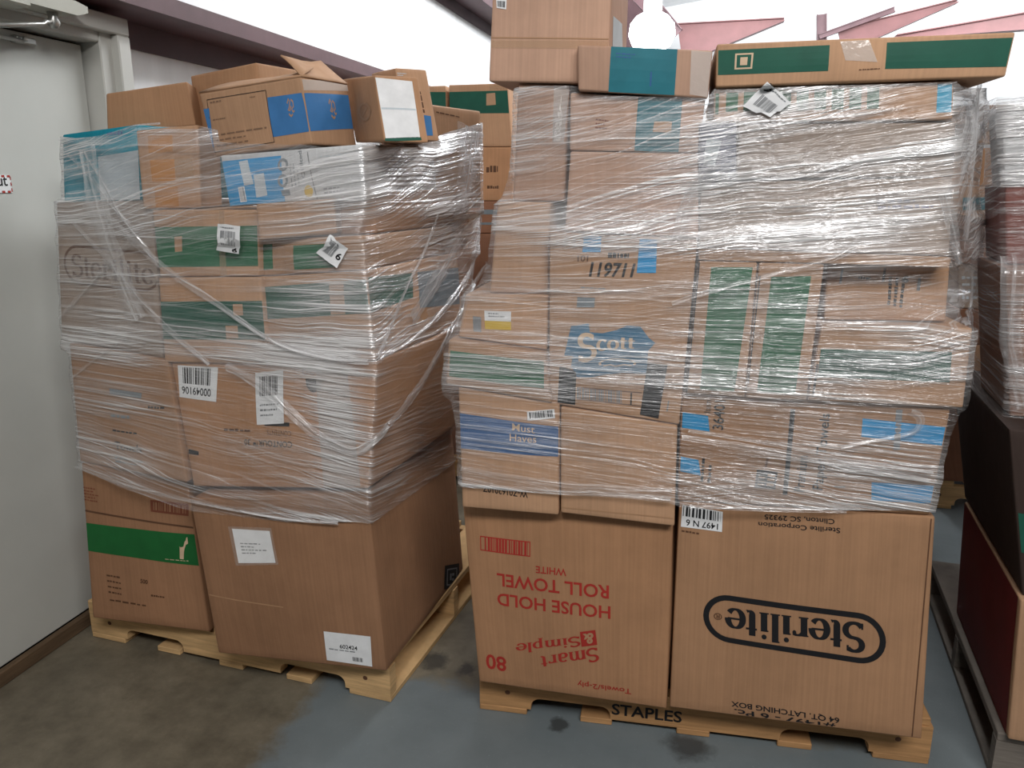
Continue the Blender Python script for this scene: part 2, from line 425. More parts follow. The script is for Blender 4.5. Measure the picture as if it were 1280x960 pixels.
# serif lettering drawn with a broad nib: thick uprights, thin joins
def arc(cx, cy, rx, ry, a0, a1, n=14):
    return [(cx+rx*math.cos(math.radians(a0+(a1-a0)*i/n)), cy+ry*math.sin(math.radians(a0+(a1-a0)*i/n))) for i in range(n+1)]
def nib(pts, thick, thin):
    ws = []
    for i in range(len(pts)):
        p = pts[max(i-1, 0)]; q = pts[min(i+1, len(pts)-1)]
        dx, dy = q[0]-p[0], q[1]-p[1]; l = math.hypot(dx, dy) or 1
        ws.append(thin+(thick-thin)*abs(dy/l)**1.3)
    return shape_stroke(pts, ws)
def ser(x, y, w, t=.035): return shape_rect(x-w/2, y-t/2, x+w/2, y+t/2, 1, 1)
def serif_glyph(c, T, t):
    X = .50
    if c == 'S': g = [nib(arc(.24, .53, .19, .16, 40, 270, 18)[0:]+[(.27, .36)]+arc(.24, .19, .21, .18, 80, -150, 18), T*.95, t*1.5), shape_rect(.37, .56, .42, .70, 1, 1), shape_rect(.02, .0, .07, .15, 1, 1)], .50
    elif c == 't': g = [nib([(.14, .64), (.14, .12)]+arc(.23, .11, .09, .10, 180, 300, 8), T, t), shape_rect(.02, .44, .30, .49, 1, 1)], .33
    elif c == 'e': g = [nib(arc(.22, .25, .19, .24, 0, 325, 26), T, t), shape_rect(.06, .235, .41, .285, 1, 1)], .46
    elif c == 'r': g = [nib([(.12, .49), (.12, .02)], T, t), nib(arc(.28, .30, .16, .17, 160, 50, 8), T*.8, t), shape_poly(arc(.36, .41, .05, .06, 0, 330, 10)), ser(.13, .02, .24), ser(.07, .47, .12)], .42
    elif c in 'iI': g = [nib([(.12, .49), (.12, .02)], T, t), ser(.12, .02, .24), ser(.07, .47, .12), shape_poly(arc(.12, .63, .065, .065, 0, 330, 12))], .26
    elif c == 'l': g = [nib([(.12, .74), (.12, .02)], T, t), ser(.12, .02, .24), ser(.07, .72, .12)], .26
    elif c == 'm': g = [nib([(.1, .49), (.1, .02)], T, t), nib(arc(.235, .33, .13, .15, 165, 0, 9)+[(.365, .02)], T, t), nib(arc(.50, .33, .13, .15, 165, 0, 9)+[(.63, .02)], T, t), ser(.1, .02, .2), ser(.365, .02, .2), ser(.63, .02, .2), ser(.05, .47, .1)], .76
    elif c == 'a': g = [nib(arc(.2, .36, .14, .12, 150, 0, 10)+[(.34, .06), (.40, .02)], T, t), nib(arc(.19, .13, .14, .13, 60, 370, 18), T, t)], .44
    elif c == 'p': g = [nib([(.12, .49), (.12, -.22)], T, t), nib(arc(.24, .25, .18, .23, 150, -150, 20), T, t), ser(.12, -.21, .24), ser(.07, .47, .12)], .48
    elif c == 'c': g = [nib(arc(.22, .25, .18, .23, 45, 320, 22), T, t)], .42
    elif c == 'o': g = [nib(arc(.23, .25, .18, .23, 0, 360, 26), T, t)], .48
    else: g = [], .25
    return g
def shape_serif(s, T=.13, t=.045, shear=0.0, gap=.02):
    x = 0; out = []
    for c in s:
        g, w = serif_glyph(c, T, t)
        for vs, fs in g: out.append(([(a+x+b*shear, b) for a, b in vs], fs))
        x += w+gap
    return unit(*join(out))
def shape_stadium(w=3.6, h=1.0, th=.1, n=16):
    r = h/2; pts = [(r+r*math.cos(math.radians(a)), r+r*math.sin(math.radians(a))) for a in [90+180*i/n for i in range(n+1)]]
    pts += [(w-r+r*math.cos(math.radians(a)), r+r*math.sin(math.radians(a))) for a in [-90+180*i/n for i in range(n+1)]]
    # sample the straight sides finely so that the mark follows the board
    full = []
    for i, p in enumerate(pts):
        q = pts[(i+1) % len(pts)]; full.append(p)
        if math.hypot(q[0]-p[0], q[1]-p[1]) > .5:
            full += [(p[0]+(q[0]-p[0])*k/10, p[1]+(q[1]-p[1])*k/10) for k in range(1, 10)]
    return unit(*shape_stroke(full, th, True))
def shape_circle(n=20): return shape_poly([(.5+.5*math.cos(2*math.pi*i/n), .5+.5*math.sin(2*math.pi*i/n)) for i in range(n)])
def shape_ring(th=.16): return unit(*shape_stroke(arc(.5, .5, .4, .4, 0, 345, 22), th, True))
DEER = [(.30, .0), (.36, .0), (.38, .30), (.55, .30), (.57, .0), (.63, .0), (.64, .34), (.68, .48), (.78, .66), (.92, .70), (.94, .76), (.80, .82),
        (.86, 1.0), (.78, .96), (.74, .84), (.66, .78), (.58, .56), (.34, .52), (.26, .56), (.28, .40)]

# ------------------------------------------------------------------ pallets (frames of reference)
class Frame:
    def __init__(s, o, rot, name):
        s.o = V(o); s.rot = math.radians(rot); s.name = name; s.boxes = {}
        s.u = V((math.cos(s.rot), math.sin(s.rot), 0)); s.v = V((-math.sin(s.rot), math.cos(s.rot), 0))
    def w(s, u, v, z): return s.o+s.u*u+s.v*v+V((0, 0, z))
    def loc(s, P): d = P-s.o; return V((d.dot(s.u), d.dot(s.v), d.z))
FA = Frame((-1.984, 2.02, 0), -4.5, 'A')
FB = Frame((-0.592, 1.969, 0), 3.1, 'B')
FD = Frame((0.775, 2.02, 0), -4.0, 'D')
FC = Frame((-2.02, 3.75, 0), 0, 'C')
FF = Frame((-.52, 3.3, 0), 0, 'F')  # unseen stack, added to keep light out of the gaps
FE = Frame((1.02, 3.95, 0), 0, 'E')

SLOTS = {'front': (0, 1, 5, 4), 'right': (1, 3, 7, 5), 'back': (3, 2, 6, 7), 'left': (2, 0, 4, 6), 'top': (4, 5, 7, 6), 'bottom': (2, 3, 1, 0)}
# corner index: bit0 = right, bit1 = back, bit2 = top
GROUPS = {'A': 'boxes stacked beside the door', 'B': 'boxes of the tall middle stack', 'D': 'boxes of the stack with the red-sided box',
          'C': 'boxes in the gap behind the stacks', 'E': 'boxes of the distant stack', 'F': 'unseen boxes added to keep the gaps dark'}
class Box:
    def __init__(s, fr, key, quad, v=0.0, d=.4, rot=None, deck=None, right_px=None, left_px=None, card='tan', bulge=.006, dent=.004,
                 label='', group=None, snap=None, skew=0):
        s.fr, s.key, s.card, s.bulge, s.dent, s.label, s.group = fr, key, card, bulge, dent, label, group
        s.seed = sum(ord(c)*(i+3) for i, c in enumerate(fr.name+key)) % 977
        TL, TR, BR, BL = quad
        if deck is not None:
            a, b = on_z(BL, deck), on_z(BR, deck)
            ax = (b-a); ax.z = 0; ax.normalize(); o = a
        else:
            r = fr.rot if rot is None else fr.rot+math.radians(rot)
            ax = V((math.cos(r), math.sin(r), 0))
            o = on_plane(((BL[0]+BR[0])/2, (BL[1]+BR[1])/2), fr.w(0, v, 0), fr.v)
        s.ax = ax; s.n = V((ax.y, -ax.x, 0)); back = Matrix.Rotation(math.radians(skew), 3, 'Z') @ (-s.n)      # n points at the viewer
        P = {}
        for k, q in zip('abcd', (BL, BR, TR, TL)): P[k] = on_plane(q, o, s.n)
        if right_px is not None:
            lo, hi = .02, 1.6
            for _ in range(40):
                mid = (lo+hi)/2
                x = to_px(P['b']*.5+P['c']*.5+back*mid)[0]
                if x < right_px: lo = mid
                else: hi = mid
            d = lo
        if left_px is not None:
            lo, hi = .02, 1.8
            for _ in range(40):
                mid = (lo+hi)/2
                x = to_px(P['a']+back*mid)[0]
                if x > left_px: lo = mid
                else: hi = mid
            d = lo
        s.d = d
        s.c = [P['a'], P['b'], P['a']+back*d, P['b']+back*d, P['d'], P['c'], P['d']+back*d, P['c']+back*d]
        if snap is not None:
            for i in range(4): s.c[i].z = snap
        s.marks = []; s.fr.boxes[key] = s; s.flaps = []
    def cap(s, *above):
        """let the boxes above rest on this one"""
        for i in (4, 5):
            best = None
            for b in above:
                b = s.fr.boxes[b]
                ua, ub = s.fr.loc(b.c[0]), s.fr.loc(b.c[1]); u = s.fr.loc(s.c[i]).x
                k = (u-ua.x)/(ub.x-ua.x); kk = min(1, max(0, k)); z = ua.z+(ub.z-ua.z)*kk; e = abs(k-kk)
                if best is None or e < best[0]-1e-6: best = (e, z)
            s.c[i].z = best[1]-.002; s.c[i+2].z = best[1]-.002
        return s
    def face(s, name):
        i = SLOTS[name]; return [s.c[k] for k in i]
    def surf(s, name):
        A, B, C, D = s.face(name)
        n = (B-A).cross(D-A).normalized()
        W, H = (B-A).length, (D-A).length; sd = s.seed; amp = s.dent
        bul = s.bulge if name not in ('bottom', 'top') else 0.0
        def f(x, y, off=0.0):
            p = A*(1-x)*(1-y)+B*x*(1-y)+C*x*y+D*(1-x)*y
            e = max(0.0, min(1.0, 16*x*(1-x)*y*(1-y)))
            dd = bul*e+amp*(e**.5)*noise.noise(V((x*W*5+sd, y*H*5, sd*.37)))*1.0
            return p+n*(dd+off)
        return f, n
    def st(s, name, p):
        A, B, C, D = s.face(name); n = (B-A).cross(D-A).normalized()
        P = on_plane(p, A, n); x = y = .5
        for _ in range(14):
            q = A*(1-x)*(1-y)+B*x*(1-y)+C*x*y+D*(1-x)*y-P
            dx = (B-A)*(1-y)+(C-D)*y; dy = (D-A)*(1-x)+(C-B)*x
            a, b, c = dx.dot(dx), dx.dot(dy), dy.dot(dy); e, f = q.dot(dx), q.dot(dy); det = a*c-b*b
            x -= (e*c-f*b)/det; y -= (a*f-b*e)/det
        return x, y
    def mark(s, name, shape, mt, quad, face='front', lift=1, sub=None, label=None, st=False, clip=True):
        """a flat mark printed or stuck on a face; quad = TL, TR, BR, BL"""
        s.marks.append((name, shape, mt, quad, face, lift, sub or [], label, st, clip)); return s
    def build(s):
        c0 = (s.c[0]+s.c[1]+s.c[2]+s.c[3])/4; base = V((c0.x, c0.y, min(p.z for p in s.c[:4])))
        root = thing('cardboard_box', base, s.label, 'box', s.group or GROUPS[s.fr.name])
        s.root = root; s.base = base
        bm = bmesh.new(); uvl = bm.loops.layers.uv.new('UVMap')
        G = 20
        for name in SLOTS:
            f, n = s.surf(name); A, B, C, D = s.face(name); W, H = (B-A).length, (D-A).length
            vv = [[bm.verts.new(f(i/G, j/G)-base) for i in range(G+1)] for j in range(G+1)]
            for j in range(G):
                for i in range(G):
                    fc = bm.faces.new((vv[j][i], vv[j][i+1], vv[j+1][i+1], vv[j+1][i]))
                    for lp, (a, b) in zip(fc.loops, ((i, j), (i+1, j), (i+1, j+1), (i, j+1))): lp[uvl].uv = (a/G*W, b/G*H)
        bmesh.ops.remove_doubles(bm, verts=bm.verts[:], dist=1e-5)
        bmesh.ops.recalc_face_normals(bm, faces=bm.faces[:])
        ed = [e for e in bm.edges if len(e.link_faces) == 2 and e.calc_face_angle(0) > .9]
        bmesh.ops.bevel(bm, geom=ed, offset=.004, segments=2, affect='EDGES', profile=.5)
        me = bpy.data.meshes.new('carton_body'); bm.to_mesh(me); bm.free()
        for p in me.polygons: p.use_smooth = True
        try: me.set_sharp_from_angle(angle=math.radians(50))
        except Exception: pass
        obj('carton_body', me, CARD[s.card], root)
        for mk in s.marks: s._mark(root, *mk)
        for fl in s.flaps:
            e0, e1, d0, d1, nm = fl
            ths = V((0, 0, .0035)); A, B = s.pt(e0), s.pt(e1)
            q = [A, B, s.pt(d1), s.pt(d0)]
            nn = (B-A).cross(q[3]-A).normalized()*.004
            vs = []
            for k in range(2):
                for j in range(5):
                    for i in range(5):
                        a, b = i/4, j/4
                        p = q[0]*(1-a)*(1-b)+q[1]*a*(1-b)+q[2]*a*b+q[3]*(1-a)*b
                        p = p+V((0, 0, .008*math.sin(b*2.2)*math.sin(a*4+s.seed)))
                        vs.append(p+nn*k-base)
            fs = []
            for j in range(4):
                for i in range(4):
                    a = j*5+i; fs.append((a, a+1, a+6, a+5)); fs.append((a+25, a+30, a+31, a+26))
            rim = [0, 1, 2, 3, 4, 9, 14, 19, 24, 23, 22, 21, 20, 15, 10, 5]
            for i in range(16): fs.append((rim[i], rim[i]+25, rim[(i+1) % 16]+25, rim[(i+1) % 16]))
            obj(nm, mesh(nm, vs, fs, True), CARD[s.card], root)
        return root
    def pt(s, w):
        """(x, y, up): a point over the top of the box, x along the front edge, y to the back, up in metres"""
        x, y, up = w
        return s.c[4]*(1-x)*(1-y)+s.c[5]*x*(1-y)+s.c[7]*x*y+s.c[6]*(1-x)*y+V((0, 0, up))
    def _mark(s, root, name, shape, mt, quad, face, lift, sub, label, st, clip):
        f, n = s.surf(face)
        q = quad if st else [s.st(face, p) for p in quad]
        def place(sh, mtt, nm, par, lf, q=q):
            vs, fs = sh; out = []
            for a, b in vs:
                x = q[3][0]*(1-a)*(1-b)+q[2][0]*a*(1-b)+q[1][0]*a*b+q[0][0]*(1-a)*b
                y = q[3][1]*(1-a)*(1-b)+q[2][1]*a*(1-b)+q[1][1]*a*b+q[0][1]*(1-a)*b
                if clip: x = min(.994, max(.006, x)); y = min(.992, max(.008, y))
                out.append(f(x, y, (.00035*lf+.00025))-s.base)
            me = mesh(nm, out, fs)
            if len(me.polygons) and me.polygons[0].normal.dot(n) < 0: me.flip_normals()
            o = obj(nm, me, mtt, par); return o
        o = place(shape, mt, name, root, lift)
        if label: o['label'] = label
        for nm, sh, mtt, (a0, b0, a1, b1) in sub:
            sh2 = [(a0+(a1-a0)*a, b0+(b1-b0)*b) for a, b in sh[0]], sh[1]
            place(sh2, mtt, nm, o, lift+1)

def flip(q): return [q[2], q[3], q[0], q[1]]            # upside-down lettering
def up90(q): return [q[3], q[0], q[1], q[2]]            # lettering that reads upwards
def rect(x0, y0, x1, y1): return [(x0, y0), (x1, y0), (x1, y1), (x0, y1)]
R = shape_rect

def band(b, col, quad, face='front', **k): return b.mark('printed_band', R(na=10, nb=4), INK[col], quad, face, 1, **k)
def patch(b, col, quad, face='front', lift=2, **k): return b.mark('printed_patch', R(), INK[col], quad, face, lift, **k)
def text(b, s, col, quad, face='front', weight=.0, lift=2, shear=0.0, **k):
    return b.mark('printed_text', shape_text(s, weight, shear), INK[col], quad, face, lift, **k)
def lines(b, col, quad, n=3, face='front', lift=2, seed=1, fill=.5, **k):
    return b.mark('printed_text', shape_scribble(seed, n, fill), INK[col], quad, face, lift, **k)
def line(b, col, p, q, w=1.2, face='front', lift=2, name='printed_line'):
    return b.mark(name, R(na=8, nb=1), INK[col], [(p[0], p[1]-w/2), (q[0], q[1]-w/2), (q[0], q[1]+w/2), (p[0], p[1]+w/2)], face, lift)
def vline(b, col, p, q, w=1.2, face='front', lift=2, name='printed_line'):
    return b.mark(name, R(na=1, nb=8), INK[col], [(p[0]-w/2, p[1]), (p[0]+w/2, p[1]), (q[0]+w/2, q[1]), (q[0]-w/2, q[1])], face, lift)
def tape(b, quad, face='front', mt=None, lift=3): return b.mark('packing_tape', R(na=8, nb=8), mt or TAPE, quad, face, lift)

# ================================================================== the building
def struct(name, me, mt, **k): return obj(name, me, mt, kind='structure', **k)
XW = -2.09
struct('floor', mesh('floor', [(-3, -7, 0), (11, -7, 0), (11, 19, 0), (-3, 19, 0)], [(0, 1, 2, 3)]), mat_floor())
# left wall with the door opening
YD0, YD1, ZD = 1.15, 2.46, 1.985
struct('wall_left', join_mesh := mesh('wall_left', [(XW, -7, 0), (XW, YD0, 0), (XW, YD0, 4.9), (XW, -7, 4.9), (XW, YD1, 0), (XW, 19, 0), (XW, 19, 4.9), (XW, YD1, 4.9),
       (XW, YD0, ZD), (XW, YD1, ZD)], [(0, 1, 2, 3), (4, 5, 6, 7), (8, 9, 7, 2)]), M_WALL)
struct('wall_far', box_mesh('wall_far', (-3, 17.9, 0), (11, 18.1, 6.6), 0), M_WALL)
struct('wall_right', box_mesh('wall_right', (10.8, -7, 0), (11, 19, 6.6), 0), M_WALL2)
struct('wall_back', box_mesh('wall_back', (-3, -7.1, 0), (11, -6.9, 6.6), 0), M_WALL2)
struct('ceiling', mesh('ceiling', [(-3, -7, 4.78), (11, -7, 6.5), (11, 19, 6.5), (-3, 19, 4.78)], [(3, 2, 1, 0)]), M_WALL)
struct('baseboard_left', box_mesh('baseboard_left', (-2.064, -3, 0), (-2.042, 3.2, .05), .004), WOOD_D)

# Z-shaped wall girts of purple primed steel
def girt(name, zw, zi, zo, y0, y1):
    poly = [(-1.87, zw), (-1.87, zi), (-1.874, zi), (-1.874, zw+.004), (XW+.004, zw+.004), (XW+.004, zo), (XW, zo), (XW, zw+.008), (XW, zw)]
    poly = [(-1.87, zw), (-1.87, zi), (-1.876, zi), (-1.876, zw+.006), (XW+.002, zw+.006), (XW+.002, zo), (XW+.010, zo), (XW+.010, zw)]
    struct(name, prism_mesh(name, poly, y0, y1, lambda a, b, d: V((a, d, b))), M_STEEL)
girt('trim_1', 2.062, 2.122, 1.972, -3, 17.8)
girt('trim_2', 2.885, 2.95, 2.80, -3, 17.8)

# door with its frame
d1 = thing('door_1', (-2.0, 1.8, 0), 'pale grey steel door in a grey frame in the white wall', 'door')
d1['kind'] = 'structure'
L0 = V(d1.location)
def dpart(name, lo, hi, mt, bev=.002): return obj(name, box_mesh(name, V(lo)-L0, V(hi)-L0, bev), mt, d1)
dpart('door_leaf', (-2.11, 1.2, .05), (-2.066, 2.395, 1.943), M_DOOR, .002)
dpart('door_gap', (-2.12, 1.2, .0), (-2.095, 2.407, 1.953), M_DARK, 0)
for nm, lo, hi in (('door_stop', (-2.11, 2.405, 0), (-2.0, 2.47, 1.99)), ('door_stop', (-2.11, 1.1, 1.952), (-2.0, 2.404, 1.99)),
                   ('door_jamb', (-2.11, 2.458, 0), (-1.97, 2.517, 1.9825)), ('door_header', (-2.11, 1.1, 1.983), (-1.97, 2.517, 2.040))):
    dpart(nm, lo, hi, M_FRAME, .004)
# overhead closer
cl = thing('door_closer', (-1.94, 2.0, 1.98), 'grey overhead door closer with a metal arm on the door header', 'door closer')
K0 = V(cl.location)
obj('closer_body', prism_mesh('closer_body', [(1.45, 1.99), (2.20, 1.99), (2.245, 2.004), (2.245, 2.022), (2.20, 2.03), (1.45, 2.03)], -1.97, -1.895, lambda a, b, d: V((d, a, b))-K0), M_CLOSER, cl)
obj('end_cap', box_mesh('end_cap', V((-1.972, 1.45, 1.975))-K0, V((-1.885, 2.02, 2.045))-K0, .006), M_CLOSER, cl)
piv = on_x((66, 20), -1.93)
obj('pivot_pin', tube_mesh('pivot_pin', [V((piv.x, piv.y, 1.992))-K0, V((piv.x, piv.y, 1.975))-K0, V((piv.x, piv.y, 1.96))-K0, V((piv.x, piv.y, 1.945))-K0], [.016, .013, .019, .010], 12), M_METAL, cl)
e = on_x((-60, 33), -1.90)
obj('arm', tube_mesh('arm', [V((piv.x, piv.y, 1.962))-K0, on_x((57, 27), -1.92)-K0, on_x((54, 30), -1.92)-K0, e-K0], .0065), M_METAL, cl)
obj('arm_shoe', box_mesh('arm_shoe', on_x((38, 57), -2.062)-K0+V((-.004, -.075, -.002)), on_x((38, 49), -2.062)-K0+V((.022, 0, 0)), .004), M_METAL, cl)
obj('forearm', tube_mesh('forearm', [on_x((28, 51), -2.04)-K0, on_x((-60, 33), -1.95)-K0], .006), M_METAL, cl)
obj('screw', tube_mesh('screw', [on_x((31, 51), -2.03)-K0, on_x((31, 46), -2.03)-K0], [.008, .006], 8), M_METAL, cl)
# door sign (runs out of the picture)
s1 = on_x((12, 219), -2.0655); s2 = on_x((12, 241), -2.0655)
sg = thing('door_sign', (-2.0655, s1.y-.12, s2.z), 'small white notice with a red dashed border stuck on the grey door', 'sign')
sy1, sz0, sz1 = s1.y, s2.z, s1.z
obj('sign_plate', box_mesh('sign_plate', V((-2.0662, sy1-.24, sz0))-V(sg.location), V((-2.0635, sy1, sz1))-V(sg.location), .0004), INK['white'], sg)
def on_sign(sh, y0, z0, y1, z1, lift): return mesh('m', [V((-2.0635+lift, y0+(y1-y0)*a, z0+(z1-z0)*b))-V(sg.location) for a, b in sh[0]], sh[1])
dash = []
for i in range(12): dash.append(R(i/12+.01, 0, i/12+.055, .12, 1, 1)); dash.append(R(i/12+.03, .88, i/12+.075, 1, 1, 1))
for i in range(3): dash.append(R(.985, i/3+.06, 1, i/3+.26, 1, 1))
obj('border', on_sign(join(dash), sy1-.24, sz0, sy1, sz1, .0008), INK['red'], sg)
obj('sign_text', on_sign(shape_text('out', .01), sy1-.075, sz0+.02, sy1-.014, sz0+.047, .0008), INK['black'], sg)

# rigid frame steel beyond the pallets
def beam(name, a, b, w0, w1, thick, mt, y):
    """tapered plate web with two flanges between two points"""
    A, B = on_y(a, y), on_y(b, y); t = (B-A).normalized(); up = V((-t.z, 0, t.x))
    if up.z < 0: up = -up
    poly = [A-up*w0/2, B-up*w1/2, B+up*w1/2, A+up*w0/2]
    bm = bmesh.new()
    def slab(q, y0, y1):
        vs = [bm.verts.new((p.x, y0, p.z)) for p in q]+[bm.verts.new((p.x, y1, p.z)) for p in q]
        bm.faces.new(vs[:4]); bm.faces.new(vs[7:3:-1])
        for i in range(4): bm.faces.new((vs[i], vs[(i+1) % 4], vs[(i+1) % 4+4], vs[i+4]))
    slab(poly, y-.01, y+.01)
    for s in (-1, 1):
        A1, B1 = A+up*s*w0/2, B+up*s*w1/2
        slab([A1, B1, B1+up*s*.015, A1+up*s*.015], y-thick, y+thick)
    bmesh.ops.recalc_face_normals(bm, faces=bm.faces[:])
    me = bpy.data.meshes.new(name); bm.to_mesh(me); bm.free()
    return struct(name, me, mt)
beam('trim_3', (850, 55), (980, 25), .62, .02, .10, M_RED, 15.0)
beam('trim_4', (1050, 52), (1196, 2), .36, .02, .10, M_RED, 15.0)
beam('trim_8', (1024, 46), (1118, 12), .05, .05, .05, M_STEEL, 14.8)
beam('trim_9', (1027, 60), (1027, 18), .12, .12, .06, M_STEEL, 14.9)
beam('trim_5', (1120, 47), (1330, 21), .04, .26, .10, M_RED, 14.0)
beam('trim_6', (800, -8), (846, 44), .26, .20, .08, M_STEEL, 14.0)
# tapered column of the frame on the left wall
struct('trim_7', prism_mesh('trim_7', [(-2.09, 0), (-1.80, 0), (-1.45, 5.2), (-2.09, 5.2)], 15.5, 15.75, lambda a, b, d: V((a, d, b))), M_STEEL)
# bright lamp hanging in the far bay
mt, nt, ns, lk, p = nodes_of('lamp_glow'); p.inputs['Emission Color'].default_value = (.93, .97, 1, 1); p.inputs['Emission Strength'].default_value = 14
p.inputs['Base Color'].default_value = (.9, .9, .9, 1); GLOW = mt
lp = on_y((815, 38), 12.0)
lamp = thing('high_bay_lamp', lp, 'glaring white high bay lamp hanging beyond the tall stack', 'lamp')
def lathe(name, prof, n=28):
    vs = [(r*math.cos(2*math.pi*k/n), r*math.sin(2*math.pi*k/n), z) for r, z in prof for k in range(n)]
    fs = [(i*n+k, i*n+(k+1) % n, (i+1)*n+(k+1) % n, (i+1)*n+k) for i in range(len(prof)-1) for k in range(n)]
    return mesh(name, vs, fs, True)
obj('lamp_bulb', lathe('lamp_bulb', [(.001, -.30), (.14, -.28), (.26, -.2), (.32, -.06), (.30, .08), (.22, .18), (.10, .24)]), GLOW, lamp)
obj('lamp_housing', lathe('lamp_housing', [(.10, .23), (.13, .25), (.13, .42), (.03, .46)]), M_METAL, lamp)
obj('lamp_cord', tube_mesh('lamp_cord', [(0, 0, .45), (0, 0, 1.3)], .012), M_DARK, lamp)

# ================================================================== pallets
def pallet(fr, label, wood, L=1.22, D=1.02, stencil=None):
    root = thing('wooden_pallet', fr.o, label, 'pallet', 'wooden pallets under the stacks')
    root.rotation_euler.z = fr.rot
    def notch():
        pts = [(0, .0), (.152, .0)]
        for a, b in ((.152, .381), (L-.381, L-.152)):
            for k in range(6):
                w = math.radians(180-90*k/5); pts.append((a+.028+.028*math.cos(w), .012+.026*math.sin(w)))
            for k in range(6):
                w = math.radians(90-90*k/5); pts.append((b-.028+.028*math.cos(w), .012+.026*math.sin(w)))
            pts.append((b, 0))
            if a < .2: pts.append((L-.381, 0))
        pts += [(L, 0), (L, .095), (0, .095)]
        return pts
    rnd = random.Random(fr.name)
    for i, v0 in enumerate((0.0, D/2-.019, D-.038)):
        me = prism_mesh('stringer', [(a, b+.019) for a, b in notch()], v0, v0+.038, lambda a, b, d: V((a, d, b)))
        s = obj('stringer', me, wood, root)
        if stencil and i == 0:
            sh = shape_text(stencil, .02)
            vs = [V((.385+.195*a, -.0008, 0.036+.036*b)) for a, b in sh[0]]
            o = obj('stencil_text', mesh('stencil_text', vs, sh[1]), INK['black'], s); o['label'] = 'black stencilled lettering'
        if i == 0:
            sp = shape_circle(12)
            for q in range(2):
                vs = [V(((.075, L-.09)[q]+.016*a, -.0008, .06+.014*b)) for a, b in sp[0]]
                obj('knot', mesh('knot', vs, sp[1]), INK['brown_line'], s)
    n = 7
    for k in range(n):
        w = .14 if k in (0, n-1) else .09
        u = (L-.14)*k/(n-1)+(.14-w)/2+rnd.uniform(-.008, .008); u = min(max(u, 0), L-w)
        obj('deck_board', box_mesh('deck_board', (u, rnd.uniform(-.006, .004), .1145), (u+w, D+rnd.uniform(-.004, .006), .137), .002), wood, root)
    for k in range(5):
        w = .14 if k in (0, 4) else .09
        u = (L-.14)*k/4+(.14-w)/2
        obj('bottom_board', box_mesh('bottom_board', (u, rnd.uniform(-.004, .004), .0005), (u+w, D, .0188), .002), wood, root)
    return root
pallet(FA, 'pale pine pallet under the sagging stack next to the grey door', WOOD, L=1.13)
pallet(FB, 'orange pine pallet stencilled in black under the tallest stack', WOOD_O, L=1.225, stencil='STAPLES')
pallet(FD, 'weathered grey pallet under the red-sided box', WOOD_G)
pallet(FC, 'pine pallet hidden behind the gap between the two stacks', WOOD)
pallet(FF, 'pine pallet of the hidden row behind the tallest stack', WOOD)
pallet(FE, 'pine pallet of the distant stack behind the red-sided box', WOOD)

def rbox(fr, key, u0, u1, v, z0, z1, d, **k):
    q = [to_px(fr.w(u0, v, z1)), to_px(fr.w(u1, v, z1)), to_px(fr.w(u1, v, z0)), to_px(fr.w(u0, v, z0))]
    return Box(fr, key, q, v=v, d=d, **k)
def slabel(b, quad, seed=1, face='front', txt=None, tq=(.2, .5, .6, .75), bar=(.2, .1, .8, .35), n=3, lq=None, name='shipping_label', lift=3, barbox=True, st=False, col='white', upside=False):
    sub = []
    if bar: sub.append(('barcode', shape_bars(seed, 22), INK['black'], bar))
    if txt:
        sh = shape_text(txt, .015)
        if upside: sh = [(1-a, 1-c) for a, c in sh[0]], sh[1]
        sub.append(('label_text', sh, INK['black'], tq))
    if n: sub.append(('label_text', shape_scribble(seed, n, .4), INK['grey'], lq or (.1, .4, .9, .65)))
    b.mark(name, R(na=6, nb=6), INK[col], quad, face, lift, sub, label='white paper label', st=st)

# ------------------------------------------------------------------ stack beside the door
A1 = Box(FA, 'deer', [(101, 575), (234, 602), (262, 790), (116, 772)], deck=.139, d=.45, card='umber',
         label='brown box with a bright green band and small deer emblem')
band(A1, 'grass', [(100, 652.5), (250, 668.6), (256, 708), (104, 687.5)])
A1.mark('deer_emblem', shape_poly(DEER), INK['light'], [(222, 669), (237, 671), (236, 699), (222, 697)], lift=2)
lines(A1, 'light', [(208, 697), (244, 701), (244, 703), (208, 699)], 1, seed=5)
line(A1, 'brown_line', (103, 637.5), (250, 660.5), 2.2)
A1.mark('barcode', join([shape_bars(4, 20, .12, .88, .05, .95), shape_frame(.05, .16)]), INK['rust'], [(189, 624), (236, 629.5), (236, 645), (190, 638.5)], lift=2)
lines(A1, 'rust', [(104, 608), (130, 612), (134, 631), (105, 627)], 5, seed=3)
lines(A1, 'brown_line', [(134, 717), (164, 722), (168, 750), (137, 745)], 4, seed=8, fill=.35)
lines(A1, 'brown_line', [(138, 748), (203, 758), (203, 761), (138, 751)], 1, seed=9, fill=.8)
text(A1, '500', 'brown_line', [(176.5, 722.5), (186, 724), (186, 729.5), (176.5, 728)], weight=.03)
lines(A1, 'brown_line', [(190, 742), (207, 744.5), (207, 747.5), (190, 745)], 1, seed=2, fill=.8)
A2 = Box(FA, 'plain_big', [(236, 611), (459, 612), (483, 839), (273, 816)], deck=.139, right_px=572, skew=-6, card='umber', bulge=.012, dent=.006,
         label='large plain brown box with two white labels at the front corner of the pallet')
slabel(A2, [(291, 660), (339, 662), (347, 701), (300, 702)], 11, bar=None, n=4, lq=(.15, .22, .92, .6))
tape(A2, [(286, 657), (341, 658), (351, 703), (297, 705)], mt=TAPE_C, lift=6)
slabel(A2, [(406, 787), (463.5, 795), (465.5, 833), (409, 824.5)], 12, txt='602424', tq=(.32, .48, .70, .62), bar=(.58, .1, .80, .24), n=1, lq=(.08, .33, .92, .44))
line(A2, 'kraft', (262, 743), (356, 757), 1.6, name='flap_edge')
